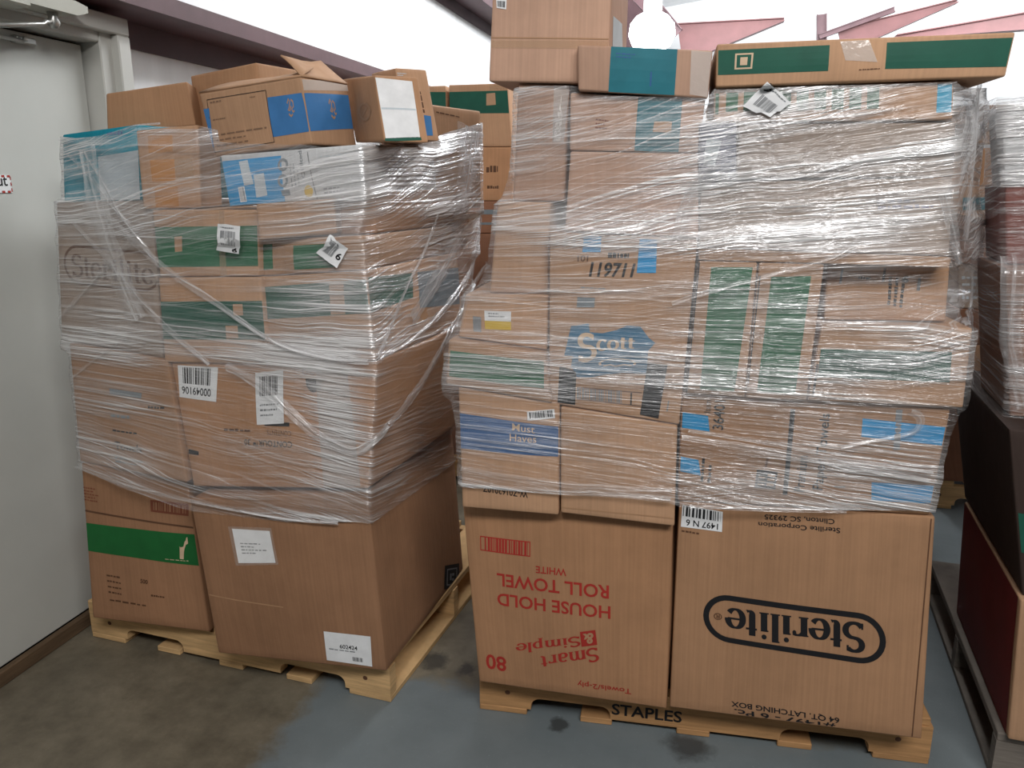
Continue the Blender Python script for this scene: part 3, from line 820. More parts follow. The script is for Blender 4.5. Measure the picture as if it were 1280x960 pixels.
A2.mark('black_label', R(), INK['black'], [(554, 707), (573, 704), (574, 735), (554.5, 737)], 'right', 3,
        [('label_mark', join([shape_frame(.08, .08), R(.3, .3, .45, .7, 1, 1), R(.5, .25, .7, .4, 1, 1), R(.5, .55, .7, .7, 1, 1)]), INK['grey'], (.15, .15, .85, .85))], label='black square label')
A3 = Box(FA, 'towels', [(86, 426), (209, 448), (234, 603), (100, 577)], v=-.075, d=.42, card='brown', dent=.003, bulge=.003,
         label='wrapped brown box printed Towels, above the deer emblem box')
text(A3, 'Towels', 'black', [(144, 551), (178, 556.5), (178, 566), (145, 561)], weight=.015)
patch(A3, 'smoke', [(138, 485), (178, 491), (177.5, 498), (139, 492)]); lines(A3, 'black', [(186, 507), (222, 509), (222, 513), (186, 511)], 1, seed=4, fill=.8)
lines(A3, 'black', [(142, 536), (176, 541), (176, 546), (142, 541)], 1, seed=6); lines(A3, 'smoke', [(144, 570), (200, 580), (200, 589), (145, 580)], 2, seed=7)
lines(A3, 'smoke', [(140, 516), (188, 522), (188, 528), (140, 522)], 1, seed=14, fill=.8)
A4 = Box(FA, 'contour', [(214, 452), (471, 452), (460, 611), (242, 608)], v=-.065, right_px=590, card='warm', bulge=.006,
         label='reddish brown wrapped box printed CONTOUR upside down, on the large plain box')
slabel(A4, [(222.5, 456.5), (273, 459), (271.5, 502), (225, 496)], 21, txt='00049106', tq=(.08, .12, .85, .36), bar=(.12, .45, .82, .95), n=0, upside=True)
slabel(A4, [(320, 466), (355, 462), (357.5, 528), (323.6, 530)], 22, bar=(.15, .55, .8, .92), n=3, lq=(.15, .1, .85, .4))
text(A4, 'CONTOUR™ 30', 'black', flip([(307, 548), (367, 551), (367, 559), (307, 556)]), weight=.01)
lines(A4, 'brown_line', [(281, 534.5), (333, 536), (333, 541), (281, 539)], 1, seed=16, fill=.8); text(A4, 'CONTENTS:', 'brown_line', flip([(335, 536), (366, 538), (366, 544.5), (335, 542)]))
patch(A4, 'black', [(333, 527), (364, 527), (364, 532), (333, 531)]); text(A4, '200', 'rust', flip([(378, 458), (405, 458), (405, 469), (378, 469)]), weight=.02)
A4.mark('printed_logo', shape_poly(arc(.5, 1, .5, 1, 180, 360, 14)), INK['black'], [(383, 473), (404, 473), (404, 490), (383, 490)], lift=2)
patch(A4, 'black', [(236, 561), (249, 564), (249, 569), (236, 567)])
tape(A4, [(395, 461), (434, 461), (451, 607), (405, 609)], mt=TAPE_W)
A5 = Box(FA, 'oval_left', [(70, 250), (190, 262), (204, 448), (77, 424)], v=-.06, d=.45, card='grey',
         label='wrapped brown box with the oval Sterilite mark half hidden, nearest the door')
A5.mark('oval_mark', shape_stadium(3.0, 1.0, .07), INK['brown_line'], [(79, 304), (200, 316), (202, 366), (82, 353)], lift=2)
A5.mark('printed_logo', shape_serif('Sterilite', .12, .04), INK['brown_line'], [(90, 316), (192, 327), (194, 357), (92, 345)], lift=2)
A6b = Box(FA, 'green_low', [(198, 347), (326, 346), (335, 455), (206, 453)], v=-.075, d=.45, card='tan', bulge=.004,
          label='brown box with a dark green band, lower of the two left of the wrap fold')
band(A6b, 'deep_green', [(197, 377), (331, 376), (333, 424.5), (203, 424)])
patch(A6b, 'tan', [(292, 380), (304, 380), (305, 394), (293, 394)]); patch(A6b, 'tan', [(283, 407), (298, 407), (299, 423), (284, 423)])
A6a = Box(FA, 'green_up', [(190, 263), (322, 262), (324, 345), (200, 346)], v=-.07, d=.42, card='tan', bulge=.004,
          label='brown box with a bright green band behind the upright numbered label')
band(A6a, 'green', [(188, 284), (322, 282), (323, 332.5), (193, 334)])
patch(A6a, 'tan', [(219, 296), (229, 295), (229, 314), (220, 315)])
tape(A6a, [(274, 263), (281, 263), (284, 345), (276, 345)])
A8 = Box(FA, 'green_right', [(328, 347), (457, 339), (469, 451), (336, 454)], v=-.06, right_px=575, card='tan',
         label='brown box with a dark green top band below the tilted numbered label')
band(A8, 'deep_green', [(327, 359), (459, 349), (463, 391), (333, 399)]); band(A8, 'deep_green', [(460, 347), (514, 341), (514, 372), (463, 391)], 'right')
patch(A8, 'tan', [(412, 353), (430, 352), (433, 392), (415, 393)])
band(A8, 'smoke', [(520, 340), (574, 334), (574, 380), (522, 385)], 'right')
A7 = Box(FA, 'green_flat', [(326, 301), (454, 295), (457, 337), (328, 345)], v=-.05, right_px=585, card='tan',
         label='flat brown box with broken green bands, right below the small tan box')
band(A7, 'green', [(324, 306), (341, 305), (342, 336), (326, 338)]); band(A7, 'green', [(368, 307), (420, 304), (422, 334), (369, 337)])
A9 = Box(FA, 'tan_block', [(320, 257), (417, 247), (421, 292), (324, 300)], v=-.07, right_px=436, rot=18, card='tan', bulge=.003,
         label='small plain tan box lying tilted under the blue and white carton')
line(A9, 'kraft', (321, 281), (420, 275), 1.2)
tape(A9, [(417, 247), (436, 244), (436, 288), (421, 292)], 'right', mt=TAPE_W)
A22 = Box(FA, 'behind_tan', [(424, 243), (470, 238), (470, 292), (424, 294)], v=.02, right_px=588, card='warm',
          label='brown box behind the small tan box, under thick shiny wrap')
A10 = Box(FA, 'orange_tape', [(170, 163), (247.5, 156), (252, 260), (179.5, 261.5)], v=-.05, rot=23, right_px=276, card='tan',
          label='plain tan box with strips of orange tape, beside the teal carton')
for q in ([(185, 169), (216, 168), (217, 190), (186.5, 191)], [(193.5, 234.5), (223, 233), (224, 258), (195, 259)], [(188, 200), (219, 199), (220, 226), (191, 227)]):
    A10.mark('orange_tape', R(), mat_tape('orange_tape', (.62, .26, .05), .62, .35) if 'orange_tape' not in bpy.data.materials else bpy.data.materials['orange_tape'], q, 'front', 2)
tape(A10, [(219, 198), (241, 197), (243, 222), (221, 223)])
A11 = Box(FA, 'blue_white', [(276, 203), (452, 184), (457, 244), (287, 258)], v=-.02, right_px=548, card='white', bulge=.004,
          label='long white carton with a sky blue end and printed icons')
band(A11, 'sky', [(275, 202), (352, 194.5), (357, 254), (286, 258.5)])
patch(A11, 'pale', [(299, 202), (310, 200), (318, 230), (306, 232)]); patch(A11, 'pale', [(318, 219), (331, 216), (335, 244), (321, 247)])
A11.mark('barcode', shape_bars(31, 12), INK['smoke'], [(299, 235), (305, 234), (308, 251), (302, 252)], lift=3); patch(A11, 'white', [(298, 234), (306, 233), (309, 252), (301, 253)], lift=2)
for y in (204, 224): A11.mark('icon', shape_ring(.22), INK['smoke'], [(348, y-5), (361, y-7), (362, y+9), (349, y+11)], lift=2)
lines(A11, 'smoke', up90([(362, 196), (375, 194), (379, 232), (366, 234)]), 3, seed=33, fill=.35)
text(A11, 'Quilted', 'smoke', [(373, 189), (378, 188), (384, 222), (379, 223)][3:]+[(373, 189), (378, 188), (384, 222)], weight=.01)
A11.mark('stain', shape_circle(), INK['yellow'], [(381, 232), (392, 231), (393, 246), (382, 247)], lift=2)
vline(A11, 'grey', (385, 190), (397, 249), 1.4); patch(A11, 'smoke', [(352, 238), (363, 237), (364, 244), (354, 245)])
lines(A11, 'grey', [(405, 235), (437, 231), (438, 241), (407, 245)], 2, seed=36)
lines(A11, 'pale', [(400, 195), (470, 187), (470, 191), (400, 199)], 1, seed=37)
A12 = Box(FA, 'teal', [(77, 161), (172, 154), (176, 250), (80, 252)], v=.0, d=.4, card='teal', bulge=.003,
          label='teal blue carton in the top corner next to the door')
band(A12, 'pale', [(124, 196), (177, 187), (177, 250), (126, 252)])
lines(A12, 'navy', [(134, 165), (165, 162), (165, 168), (134, 170)], 1, seed=41, fill=.9)
A13 = Box(FA, 'plain_top', [(132.6, 117), (234, 102), (245, 157), (134.5, 168)], v=.12, d=.2, rot=30, card='brown', bulge=.003,
          label='plain brown box on top of the stack above the teal carton')
A15 = Box(FA, 'plain_behind', [(238, 95), (320, 78), (330, 160), (248, 172)], v=.27, rot=-8, right_px=402, card='brown',
          label='plain brown box behind the open blue box, highest of the left stack')
A14 = Box(FA, 'open_blue', [(249, 117), (376, 96), (390, 180), (268.6, 196)], v=-.01, rot=-8, right_px=440, card='tan', bulge=.004,
          label='open-topped tan box with blue bands and raised flaps, on the white carton')
patch(A14, 'blue', [(252, 137), (262, 135.5), (268, 184), (262, 185)]); band(A14, 'blue', [(335, 122), (377, 116), (389, 164), (342, 171.5)])
band(A14, 'blue', [(376, 116), (435, 119), (441, 161), (388, 164)], 'right')
A14.mark('printed_panel', shape_frame(.008, .012), INK['black'], [(259, 124.5), (333, 112.5), (344, 178), (268, 191)], lift=2)
lines(A14, 'faint', [(263, 127), (290, 123), (290, 128), (264, 132)], 1, seed=51); lines(A14, 'faint', [(313, 121), (320, 120), (320, 123), (313, 124)], 1, seed=52)
lines(A14, 'faint', [(267, 149), (288, 146), (288, 150), (267, 153)], 1, seed=53); lines(A14, 'faint', [(270, 168), (338, 158), (339, 177), (272, 188)], 3, seed=54, fill=.35)
for q, fc in (([(357, 123), (369, 121), (370, 147), (360, 150)], 'front'), ([(406, 123), (418, 124), (420, 152), (410, 152)], 'right')):
    A14.mark('printed_logo', join([shape_stroke([(.15, .75), (.3, .95), (.45, .8), (.35, .55), (.2, .45), (.4, .4), (.55, .6)], .10), shape_stroke([(.55, .9), (.75, .8), (.8, .55), (.6, .45), (.75, .3), (.9, .35)], .10), shape_stroke([(.25, .25), (.5, .12), (.7, .2)], .10)]), INK['kraft'], q, fc, 2)
tape(A14, [(376, 99), (434, 103), (435, 114), (378, 113)], 'right', mt=TAPE_W)
A14.flaps = [((0, 0, 0), (1, 0, 0), (.2, .42, .022), (.97, .34, .03), 'top_flap'), ((1, 0, 0), (1, 1, 0), (.80, .05, .052), (.86, .75, .06), 'top_flap'), ((1, 1, 0), (0, 1, 0), (.85, .72, .03), (.1, .7, .03), 'top_flap')]
A16 = Box(FA, 'white_end', [(428, 99), (468, 94), (481, 177), (445, 178)], v=.06, rot=-48, right_px=529, card='brown', bulge=.002, dent=.002,
          label='small box with a white paper end panel and green edge, facing the aisle')
A16.mark('paper_panel', R(), INK['white'], [(469, 97), (515, 102), (525, 172), (482, 173)], 'right', 2, [('fold', R(0, .47, 1, .5, 6, 1), INK['pale'], (.02, 0, .98, 1))], label='white paper end panel')
A16.mark('printed_edge', R(), INK['deep_green'], [(481, 173), (526, 171.5), (527, 175.5), (481, 177)], 'right', 2)
A16.mark('printed_logo', join([shape_ring(.12), shape_stroke([(.3, .3), (.7, .7)], .1)]), INK['kraft'], [(449, 129), (464, 127), (466, 150), (451, 152)], lift=2)
A17 = Box(FA, 'printed_side', [(464, 92), (494, 85), (510, 175), (478, 180)], v=.27, rot=-45, right_px=541, card='tan', bulge=.002,
          label='tan box printed up its side, just behind the white-ended box')
lines(A17, 'brown_line', up90([(506, 93), (524, 95), (534, 143), (516, 140)]), 3, 'right', seed=61); patch(A17, 'blue', [(529, 145), (538, 146), (541, 170), (533, 170)], 'right')
lines(A17, 'pale', [(496, 91), (508, 92), (509, 97), (497, 96)], 2, 'right', seed=62)
A18 = Box(FA, 'far_corner', [(470, 122), (537, 131), (540, 262), (480, 268)], v=.42, rot=-14, right_px=601, card='tan', bulge=.002,
          label='tan box at the rear corner of the left stack, half under film')
lines(A18, 'brown_line', [(545, 139), (586, 148), (586, 153), (545, 145)], 1, 'right', seed=63, fill=.35)
for a, bs in ((A1, ['towels']), (A2, ['contour']), (A3, ['oval_left']), (A4, ['green_low', 'green_right']), (A6b, ['green_up']), (A8, ['green_flat']),
              (A5, ['teal']), (A6a, ['orange_tape']), (A7, ['tan_block', 'behind_tan']), (A9, ['blue_white']), (A12, ['plain_top']), (A11, ['open_blue'])):
    a.cap(*bs)

for i in range(4, 8): A2.c[i].z -= .012
# ------------------------------------------------------------------ tall stack in the middle
B1 = Box(FB, 'roll_towel', [(578, 637), (841, 656), (833, 886), (599, 852)], deck=.139, d=.5, card='warm', bulge=.016,
         label='brown box printed HOUSE HOLD ROLL TOWEL upside down in red')
B1.mark('barcode', join([shape_bars(71, 26, .06, .94, .09, .95), shape_frame(.018, .07)]), INK['red'], [(600.5, 669), (664, 675), (664, 693.5), (601, 687)], lift=2)
text(B1, 'WHITE', 'red', flip([(671, 704.5), (709, 708), (709, 717), (671, 713)]), weight=.015)
text(B1, 'ROLL TOWEL', 'red', flip([(622, 714), (762, 728.5), (762, 745), (622.5, 730)]), weight=.018)
text(B1, 'HOUSE HOLD', 'red', flip([(622.5, 738.5), (764, 754), (764, 770), (623, 754)]), weight=.018)
B1.mark('printed_logo', shape_serif('Simple', .13, .06), INK['red'], flip([(645, 799), (725.5, 787.5), (727, 804.5), (646, 815)]), lift=2)
B1.mark('printed_logo', shape_serif('Smart', .13, .06), INK['red'], flip([(676, 817.5), (748, 805), (750, 824), (678, 833)]), lift=2)
B1.mark('printed_logo', R(), INK['red'], [(726, 786), (745, 783.5), (747.5, 802.5), (728, 805)], 'front', 2, [('ampersand', (lambda s: ([(1-a, 1-b) for a, b in s[0]], s[1]))(shape_text('&', .03)), INK['kraft'], (.16, .14, .84, .86))])
text(B1, '80', 'red', flip([(607.5, 816), (633, 820), (634, 839), (608, 835)]), weight=.02)
text(B1, 'Towels/2-ply', 'red', flip([(722, 848), (789, 858), (789, 867), (722, 857)]), weight=.01)
B2 = Box(FB, 'oval_big', [(849, 629), (1169, 647), (1152, 924), (837, 884)], deck=.139, d=.5, card='brown', bulge=.006, dent=.003,
         label='big brown box with the oval Sterilite mark upside down, on the orange pallet')
B2.mark('oval_mark', shape_stadium(3.7, 1.0, .125), INK['black'], [(879, 739), (1107, 769), (1107, 833), (879, 797)], lift=2, label='black oval outline')
B2.mark('printed_logo', shape_serif('Sterilite', .165, .05), INK['black'], flip([(905.8, 757), (1081, 777), (1081, 817), (905.8, 793)]), lift=2, label='black serif lettering')
text(B2, '®', 'brown_line', flip([(892, 764.5), (902.5, 766), (902.5, 774.5), (892, 773.5)]), weight=.015)
text(B2, 'Sterilite Corporation', 'black', flip([(948, 650), (1050, 657.5), (1050, 666), (948, 657.5)]), weight=.012)
text(B2, 'Clinton, SC 29325', 'black', flip([(955.5, 641.5), (1043, 647.5), (1043, 655), (955.5, 648.7)]), weight=.012)
text(B2, '64 QT. LATCHING BOX', 'black', flip([(914, 874.5), (1049, 895.5), (1049, 904), (914, 882.5)]), weight=.018)
text(B2, '#1497 - 6 Pc.', 'black', flip([(917.5, 884.5), (1044, 904), (1044, 912.5), (918, 893)]), weight=.018)
vline(B2, 'brown_line', (1164, 648), (1140, 921), 1.5, name='crease')
slabel(B2, [(853, 630.5), (903.5, 639.5), (902.4, 664.5), (851, 658)], 72, txt='1497 N 6', tq=(.12, .08, .9, .38), bar=(.03, .5, .95, .96), n=0, upside=True)
lines(B2, 'brown_line', [(852, 662), (888, 668), (888, 671), (852, 665)], 1, seed=73, fill=.8)
B3 = Box(FB, 'must_haves', [(573, 489), (699, 507), (698, 644), (578, 634)], v=-.125, d=.48, card='tan', bulge=.008,
         label='brown box with a broad blue Must Haves band, on the red-lettered box')
band(B3, 'navy', [(570, 515.5), (702, 534), (701, 571), (573, 560)])
text(B3, 'Must', 'light', [(641, 528), (669, 532), (669, 541), (641, 537)], weight=.004); text(B3, 'Haves', 'light', [(638, 541), (671, 543.5), (671, 552.5), (638, 550)], weight=.004)
slabel(B3, [(659, 514), (693, 511), (694, 522.5), (660, 525)], 74, bar=(.08, .2, .92, .9), n=0)
text(B3, 'W-Z0162010Z', 'black', flip([(604, 606), (660, 614), (660, 622), (604, 614)]), weight=.01)
B4 = Box(FB, 'plain_mid', [(701, 508), (847, 530), (843, 658), (701, 641)], v=-.12, d=.48, card='tan', bulge=.006, dent=.008,
         label='plain brown box between the blue band box and the paper towel box')
line(B4, 'kraft', (702, 634), (842, 648), 1.4, name='flap_edge')
B5 = Box(FB, 'paper_towels', [(852, 497), (1188, 515), (1162, 644), (847, 626)], v=-.085, d=.5, card='brown', bulge=.005,
         label='brown box with sideways Premium Paper Towels print and four blue patches')
for q in ([(850, 514.5), (885, 519.5), (887, 539), (850, 534)], [(846, 569.5), (873, 574.5), (876, 594), (846, 588)], [(1078, 522.5), (1184, 534), (1179, 557), (1076, 545)], [(1089, 602), (1168, 607), (1166, 629.5), (1089, 625)]):
    patch(B5, 'sky', q)
vline(B5, 'black', (991, 511), (981, 618), 6); text(B5, '36401', 'black', up90([(893, 500), (907, 500), (904, 537), (890, 536)]), weight=.012)
text(B5, 'Item', 'black', up90([(881, 500), (889, 500), (888, 516), (880, 515)])); lines(B5, 'black', up90([(879, 556), (897, 558), (893, 604), (875, 601)]), 2, seed=76, fill=.45)
B5.mark('icon', R(), INK['black'], [(946, 586), (972, 589), (969, 611), (943, 609)], 'front', 2, [('icon_mark', join([R(0, .1, .4, .18, 2, 1), R(0, .3, .4, .38, 2, 1), R(0, .6, .4, .68, 2, 1), R(.55, .1, 1, .25, 2, 1), R(.55, .45, 1, .6, 2, 1), R(.55, .75, 1, .9, 2, 1)]), INK['kraft'], (.12, .1, .9, .9))])
text(B5, 'Premium', 'black', up90([(997, 568), (1010, 569), (1005, 615), (992, 613)]), weight=.015)
text(B5, 'Paper Towels', 'black', up90([(1025, 516), (1041, 517), (1032, 613), (1015, 611)]), weight=.018)
lines(B5, 'grey', [(1042, 606), (1058, 607), (1058, 612), (1042, 611)], 1, seed=77); vline(B5, 'grey', (1124, 512), (1120, 562), 8)
lines(B5, 'brown_line', up90([(958, 570), (965, 571), (962, 584), (955, 583)]), 1, seed=78)
B6 = Box(FB, 'flat_green', [(561, 421), (682, 438), (690, 504), (557, 480)], v=-.13, d=.5, card='tan', bulge=.003,
         label='flat brown box with a pale green band, jutting out left above the blue band box')
band(B6, 'green', [(563, 438), (680, 452), (680, 485.5), (561.5, 470)])
B8 = Box(FB, 'yellow_label', [(582, 368), (686, 370), (684, 438), (573, 421)], v=-.10, d=.48, card='tan',
         label='small brown box with a white and yellow label, left of the Scott box')
B8.mark('shipping_label', R(), INK['white'], [(606, 388), (639.6, 388.7), (639.6, 412), (607, 411)], 'front', 2, [('label_band', R(), INK['yellow'], (0, 0, 1, .46)), ('label_text', shape_scribble(79, 2, .5), INK['grey'], (.15, .6, .85, .9))], label='white and yellow label')
patch(B8, 'grey', [(591.5, 395), (602, 396), (602, 415), (592, 414)])
B7 = Box(FB, 'scott', [(687, 289), (872, 300), (849, 531), (686, 504)], v=-.115, d=.48, card='tan', bulge=.004, dent=.003,
         label='tall brown box with a blue Scott mark and two black bars')
zq = lambda x, y: (690+.1459*x, 390+.1459*y)
pg = [zq(*p) for p in ((165, 120), (320, 95), (330, 170), (440, 178), (560, 150), (650, 112), (760, 120), (830, 215), (885, 260), (825, 330), (815, 525), (600, 520), (480, 530), (330, 560), (215, 555), (165, 460), (180, 375), (105, 370))]
x0, x1 = min(p[0] for p in pg), max(p[0] for p in pg); y0, y1 = min(p[1] for p in pg), max(p[1] for p in pg)
B7.mark('printed_logo', shape_poly([((x-x0)/(x1-x0), (y1-y)/(y1-y0)) for x, y in pg]), INK['steel'], rect(x0, y0, x1, y1), lift=2, label='blue emblem')
B7.mark('logo_text', unit(*join([([(a*1.5, b*1.5-.35) for a, b in serif_shape[0]], serif_shape[1]) if i == 0 else ([(a+x, b) for a, b in serif_shape[0]], serif_shape[1])
        for i, (serif_shape, x) in enumerate([(join(serif_glyph('S', .15, .07)[0]), 0)]+[(join(serif_glyph(c, .14, .05)[0]), .78+k) for c, k in (('c', 0), ('o', .42), ('t', .9), ('t', 1.22))])])),
        INK['light'], [zq(222, 170), zq(712, 205), zq(705, 360), zq(215, 440)], lift=3)
B7.mark('printed_mark', unit(*join([shape_stroke(arc(.5, .5, .5, .42, 200, -20, 16), .07), shape_stroke([(.1, .3), (.3, .4), (.45, .25), (.7, .4), (.9, .3)], .1)])), INK['light'], [zq(400, 395), zq(725, 395), zq(720, 465), zq(400, 470)], lift=3)
patch(B7, 'black', [(699.5, 457.5), (720.6, 464), (719, 506), (697, 503)]); patch(B7, 'black', [(809.6, 453), (834.5, 456), (823, 523), (800, 518)], lift=3)
B7.mark('barcode', shape_bars(81, 34), INK['grey'], [zq(215, 648), zq(600, 672), zq(600, 780), zq(215, 740)], lift=2); line(B7, 'brown_line', zq(215, 645), zq(770, 690), 1.2); line(B7, 'brown_line', zq(215, 742), zq(760, 805), 1.2)
vline(B7, 'black', zq(680, 690), zq(676, 795), 2); vline(B7, 'grey', zq(1000, 760), zq(985, 850), 1.6)
patch(B7, 'sky', [(730, 292), (752, 292), (751, 315), (728, 315)]); patch(B7, 'sky', [(800, 296), (821.5, 296), (820, 341), (796, 341)])
text(B7, '119711', 'black', [(738, 327), (795, 329), (792, 347), (736, 346)], weight=.03, shear=.1); lines(B7, 'black', [(760, 315), (797, 316), (796, 324), (760, 323)], 1, seed=83, fill=.9)
text(B7, '101', 'brown_line', [(722, 319), (736, 319), (735, 327), (722, 327)], weight=.02); patch(B7, 'smoke', [(722, 371), (744, 372), (743, 384), (721, 384)]); lines(B7, 'grey', [(726, 358), (762, 360), (762, 364), (726, 362)], 1, seed=84)
B9 = Box(FB, 'upright_a', [(873, 326), (947, 327), (931, 497), (857, 492)], v=-.10, d=.48, card='tan', bulge=.003,
         label='brown box stood on end with a green stripe, beside the Scott box')
band(B9, 'green', [(889, 334), (941, 334), (918, 489), (875, 487)])
vline(B9, 'black', (874, 328), (858, 490), 2.0)
B10 = Box(FB, 'upright_b', [(949, 331), (1030, 335), (1008, 501), (932, 498)], v=-.10, d=.48, card='tan', bulge=.003,
          label='brown box stood on end with a green stripe, second from the Scott box')
band(B10, 'green', [(964, 346), (1014, 345), (994, 493), (946, 490)]); vline(B10, 'black', (950, 345), (935, 480), 1.5)
B11 = Box(FB, 'wide_green', [(1028, 400), (1217, 403), (1204, 510), (1010, 501)], v=-.10, d=.5, card='tan', bulge=.003,
          label='wide brown box with a broad green band at the corner, jutting out right')
band(B11, 'deep_green', [(1026, 436), (1190, 440), (1187, 478), (1022, 471)]); vline(B11, 'black', (1022, 455), (1016, 496), 3)
B12 = Box(FB, 'sideways_print', [(1033, 336), (1187, 335), (1182, 402), (1030, 400)], v=-.03, d=.42, card='tan', bulge=.003,
          label='brown box with sideways black print seen through clear film, above the wide green box')
lines(B12, 'black', up90([(1110, 341), (1135, 345), (1130, 385), (1108, 380)]), 3, seed=86, fill=.6); text(B12, 'S', 'black', [(1128, 345), (1136, 345), (1135, 353), (1127, 353)], weight=.04)
vline(B12, 'black', (1106, 335), (1103, 352), 3); lines(B12, 'black', [(1073, 345), (1101, 347), (1100, 351), (1072, 349)], 1, seed=87, fill=.9); vline(B12, 'grey', (1149, 347), (1147, 363), 4); vline(B12, 'grey', (1053, 336), (1050, 354), 3)
B13 = Box(FB, 'thin_flat', [(872, 312), (1190, 323), (1187, 334), (873, 325)], v=-.10, d=.45, card='tan', bulge=0, dent=.002,
          label='thin flattened brown carton lying between two layers of boxes')
B14 = Box(FB, 'plain_left', [(622, 253), (688, 255), (685, 367), (612, 366)], v=-.08, d=.45, card='tan',
          label='plain brown box on the yellow-labelled box, left of the blue tabs')
B15 = Box(FB, 'taped_tall', [(648, 104), (712, 102), (706, 252), (641, 251)], v=-.05, d=.42, card='pink',
          label='tall plain box with a shiny strip of tape, below the topmost box')
tape(B15, [(692.6, 105), (712, 105), (705, 178), (691, 178)], mt=TAPE_W); B15.mark('tape_text', shape_scribble(91, 7, .5), INK['white'], up90([(697, 118), (705, 118), (701, 176), (693, 176)]), lift=4)
B16 = Box(FB, 'blue_band', [(713, 114), (882, 121), (873, 191), (712, 188)], v=-.08, d=.45, card='pink',
          label='box with a blue-green upright band under the thin taped box')
band(B16, 'teal', [(798, 121), (853, 124), (848, 192), (793, 188)]); patch(B16, 'tan', [(818, 152), (840, 152), (839, 166), (816, 165)], lift=3); lines(B16, 'rust', [(745, 148), (768, 151), (767, 165), (744, 163)], 3, seed=92)
B17 = Box(FB, 'plain_wide', [(713, 191), (873, 193), (873, 298), (706, 288)], v=-.08, d=.45, card='pink',
          label='plain wide box directly above the two blue tabs')
B18 = Box(FB, 'topmost', [(617, -42), (765, -42), (760, 104), (611, 102)], v=-.07, rot=-4, right_px=783, card='pink', bulge=.005,
          label='tall plain tan box at the very top of the middle stack')
line(B18, 'kraft', (613, 47), (763, 49), 1.5, name='flap_edge'); tape(B18, [(613, 50), (763, 51), (762, 62), (613, 60)], mt=TAPE)
slabel(B18, [(620, -8), (634, -8), (633, 12), (621, 10)], 93, bar=(.1, .1, .9, .5), n=1, lq=(.1, .6, .9, .9)); band(B18, 'pale', [(766, 20), (776, 30), (776, 62), (765, 60)], 'right')
B19 = Box(FB, 'taped_flat', [(722, 56), (891, 63), (885, 123), (723, 113)], v=-.10, d=.4, rot=2, card='pink', bulge=.004,
          label='flat box with a wide blue-green band, beside the topmost box')
band(B19, 'teal', [(764, 56), (847, 61), (843, 119), (760.5, 115)]); tape(B19, [(864, 63), (890, 65), (886, 122), (862, 118)], mt=TAPE_W); lines(B19, 'navy', [(770, 66), (802, 68), (800, 76), (770, 74)], 2, seed=94); vline(B19, 'navy', (814, 90), (813, 108), 2)
B20 = Box(FB, 'long_top', [(896, 55), (1270, 40), (1257, 96), (895, 109)], v=-.10, d=.38, card='tan', bulge=.003,
          label='long flat box with two green bands lying on top of the middle stack')
band(B20, 'deep_green', [(896, 63), (1037, 56.5), (1034.6, 89), (895, 94)]); band(B20, 'deep_green', [(1108.4, 53.4), (1266, 47), (1257.5, 83.4), (1105.6, 86.5)])
B20.mark('printed_logo', join([shape_frame(.1, .1), R(.3, .25, .7, .75, 2, 2)]), INK['light'], [(919, 67), (942, 66), (940, 86), (918, 87)], lift=2)
tape(B20, [(1050, 52), (1086, 50), (1096, 78), (1056, 76)], mt=TAPE_W); lines(B20, 'brown_line', [(1073, 87), (1103, 85), (1103, 88), (1073, 90)], 1, seed=95)
B21 = Box(FB, 'striped_green', [(893, 112), (1193, 99), (1191, 150), (892, 153)], v=-.08, d=.45, card='tan', bulge=.002,
          label='box with a row of green blocks under film, below the long top box')
for k in range(9): patch(B21, 'green', [(908+k*22, 116-k*.9), (923+k*22, 115.4-k*.9), (922+k*22, 139-k*.4), (907+k*22, 140-k*.4)], lift=1)
patch(B21, 'aqua', [(1172, 105), (1190, 104), (1189, 140), (1170, 141)]); patch(B21, 'green', [(893, 117), (899, 117), (898, 143), (893, 143)])
B24 = Box(FB, 'slate_bag', [(874, 154), (921, 152), (920, 225), (874, 227)], v=-.09, d=.4, card='slate', bulge=.006, dent=.01,
          label='dark slate blue carton with a white label, in the gap between the plain boxes')
B24.mark('shipping_label', R(), INK['pale'], [(883, 173), (902, 176), (893, 208), (879, 206)], lift=2)
B23a = Box(FB, 'grey_up', [(923, 152), (1195, 151), (1192, 221), (921, 223)], v=-.07, d=.45, card='grey', bulge=.005,
           label='long grey-brown box under thick white film, below the green blocks')
B23b = Box(FB, 'grey_low', [(876, 226), (1191, 222), (1187, 320), (874, 309)], v=-.075, d=.45, card='grey', bulge=.006,
           label='long grey-brown box under thick white film, with faint purple print')
lines(B23b, 'purple', [(1095, 250), (1168, 247), (1170, 262), (1097, 264)], 2, seed=96, fill=.7)
rbox(FB, 'rear_top', .62, 1.17, .42, 1.36, 1.70, .5, card='grey', label='grey-brown box at the rear top of the middle stack')
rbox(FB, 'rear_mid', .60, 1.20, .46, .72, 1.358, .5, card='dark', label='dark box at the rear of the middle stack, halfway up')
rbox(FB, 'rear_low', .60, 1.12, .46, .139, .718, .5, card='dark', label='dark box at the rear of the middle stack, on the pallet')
for a, bs in ((B1, ['must_haves', 'plain_mid']), (B2, ['paper_towels']), (B3, ['flat_green']), (B4, ['scott']), (B5, ['upright_a', 'upright_b', 'wide_green']), (B6, ['yellow_label']),
              (B8, ['plain_left']), (B7, ['plain_wide']), (B14, ['taped_tall']), (B17, ['blue_band']), (B15, ['topmost']), (B16, ['taped_flat']), (B11, ['sideways_print']), (B12, ['thin_flat']),
              (B9, ['thin_flat']), (B10, ['thin_flat']), (B13, ['grey_low']), (B23b, ['slate_bag', 'grey_up']), (B23a, ['striped_green']), (B24, ['striped_green']), (B21, ['long_top'])):
    a.cap(*bs)

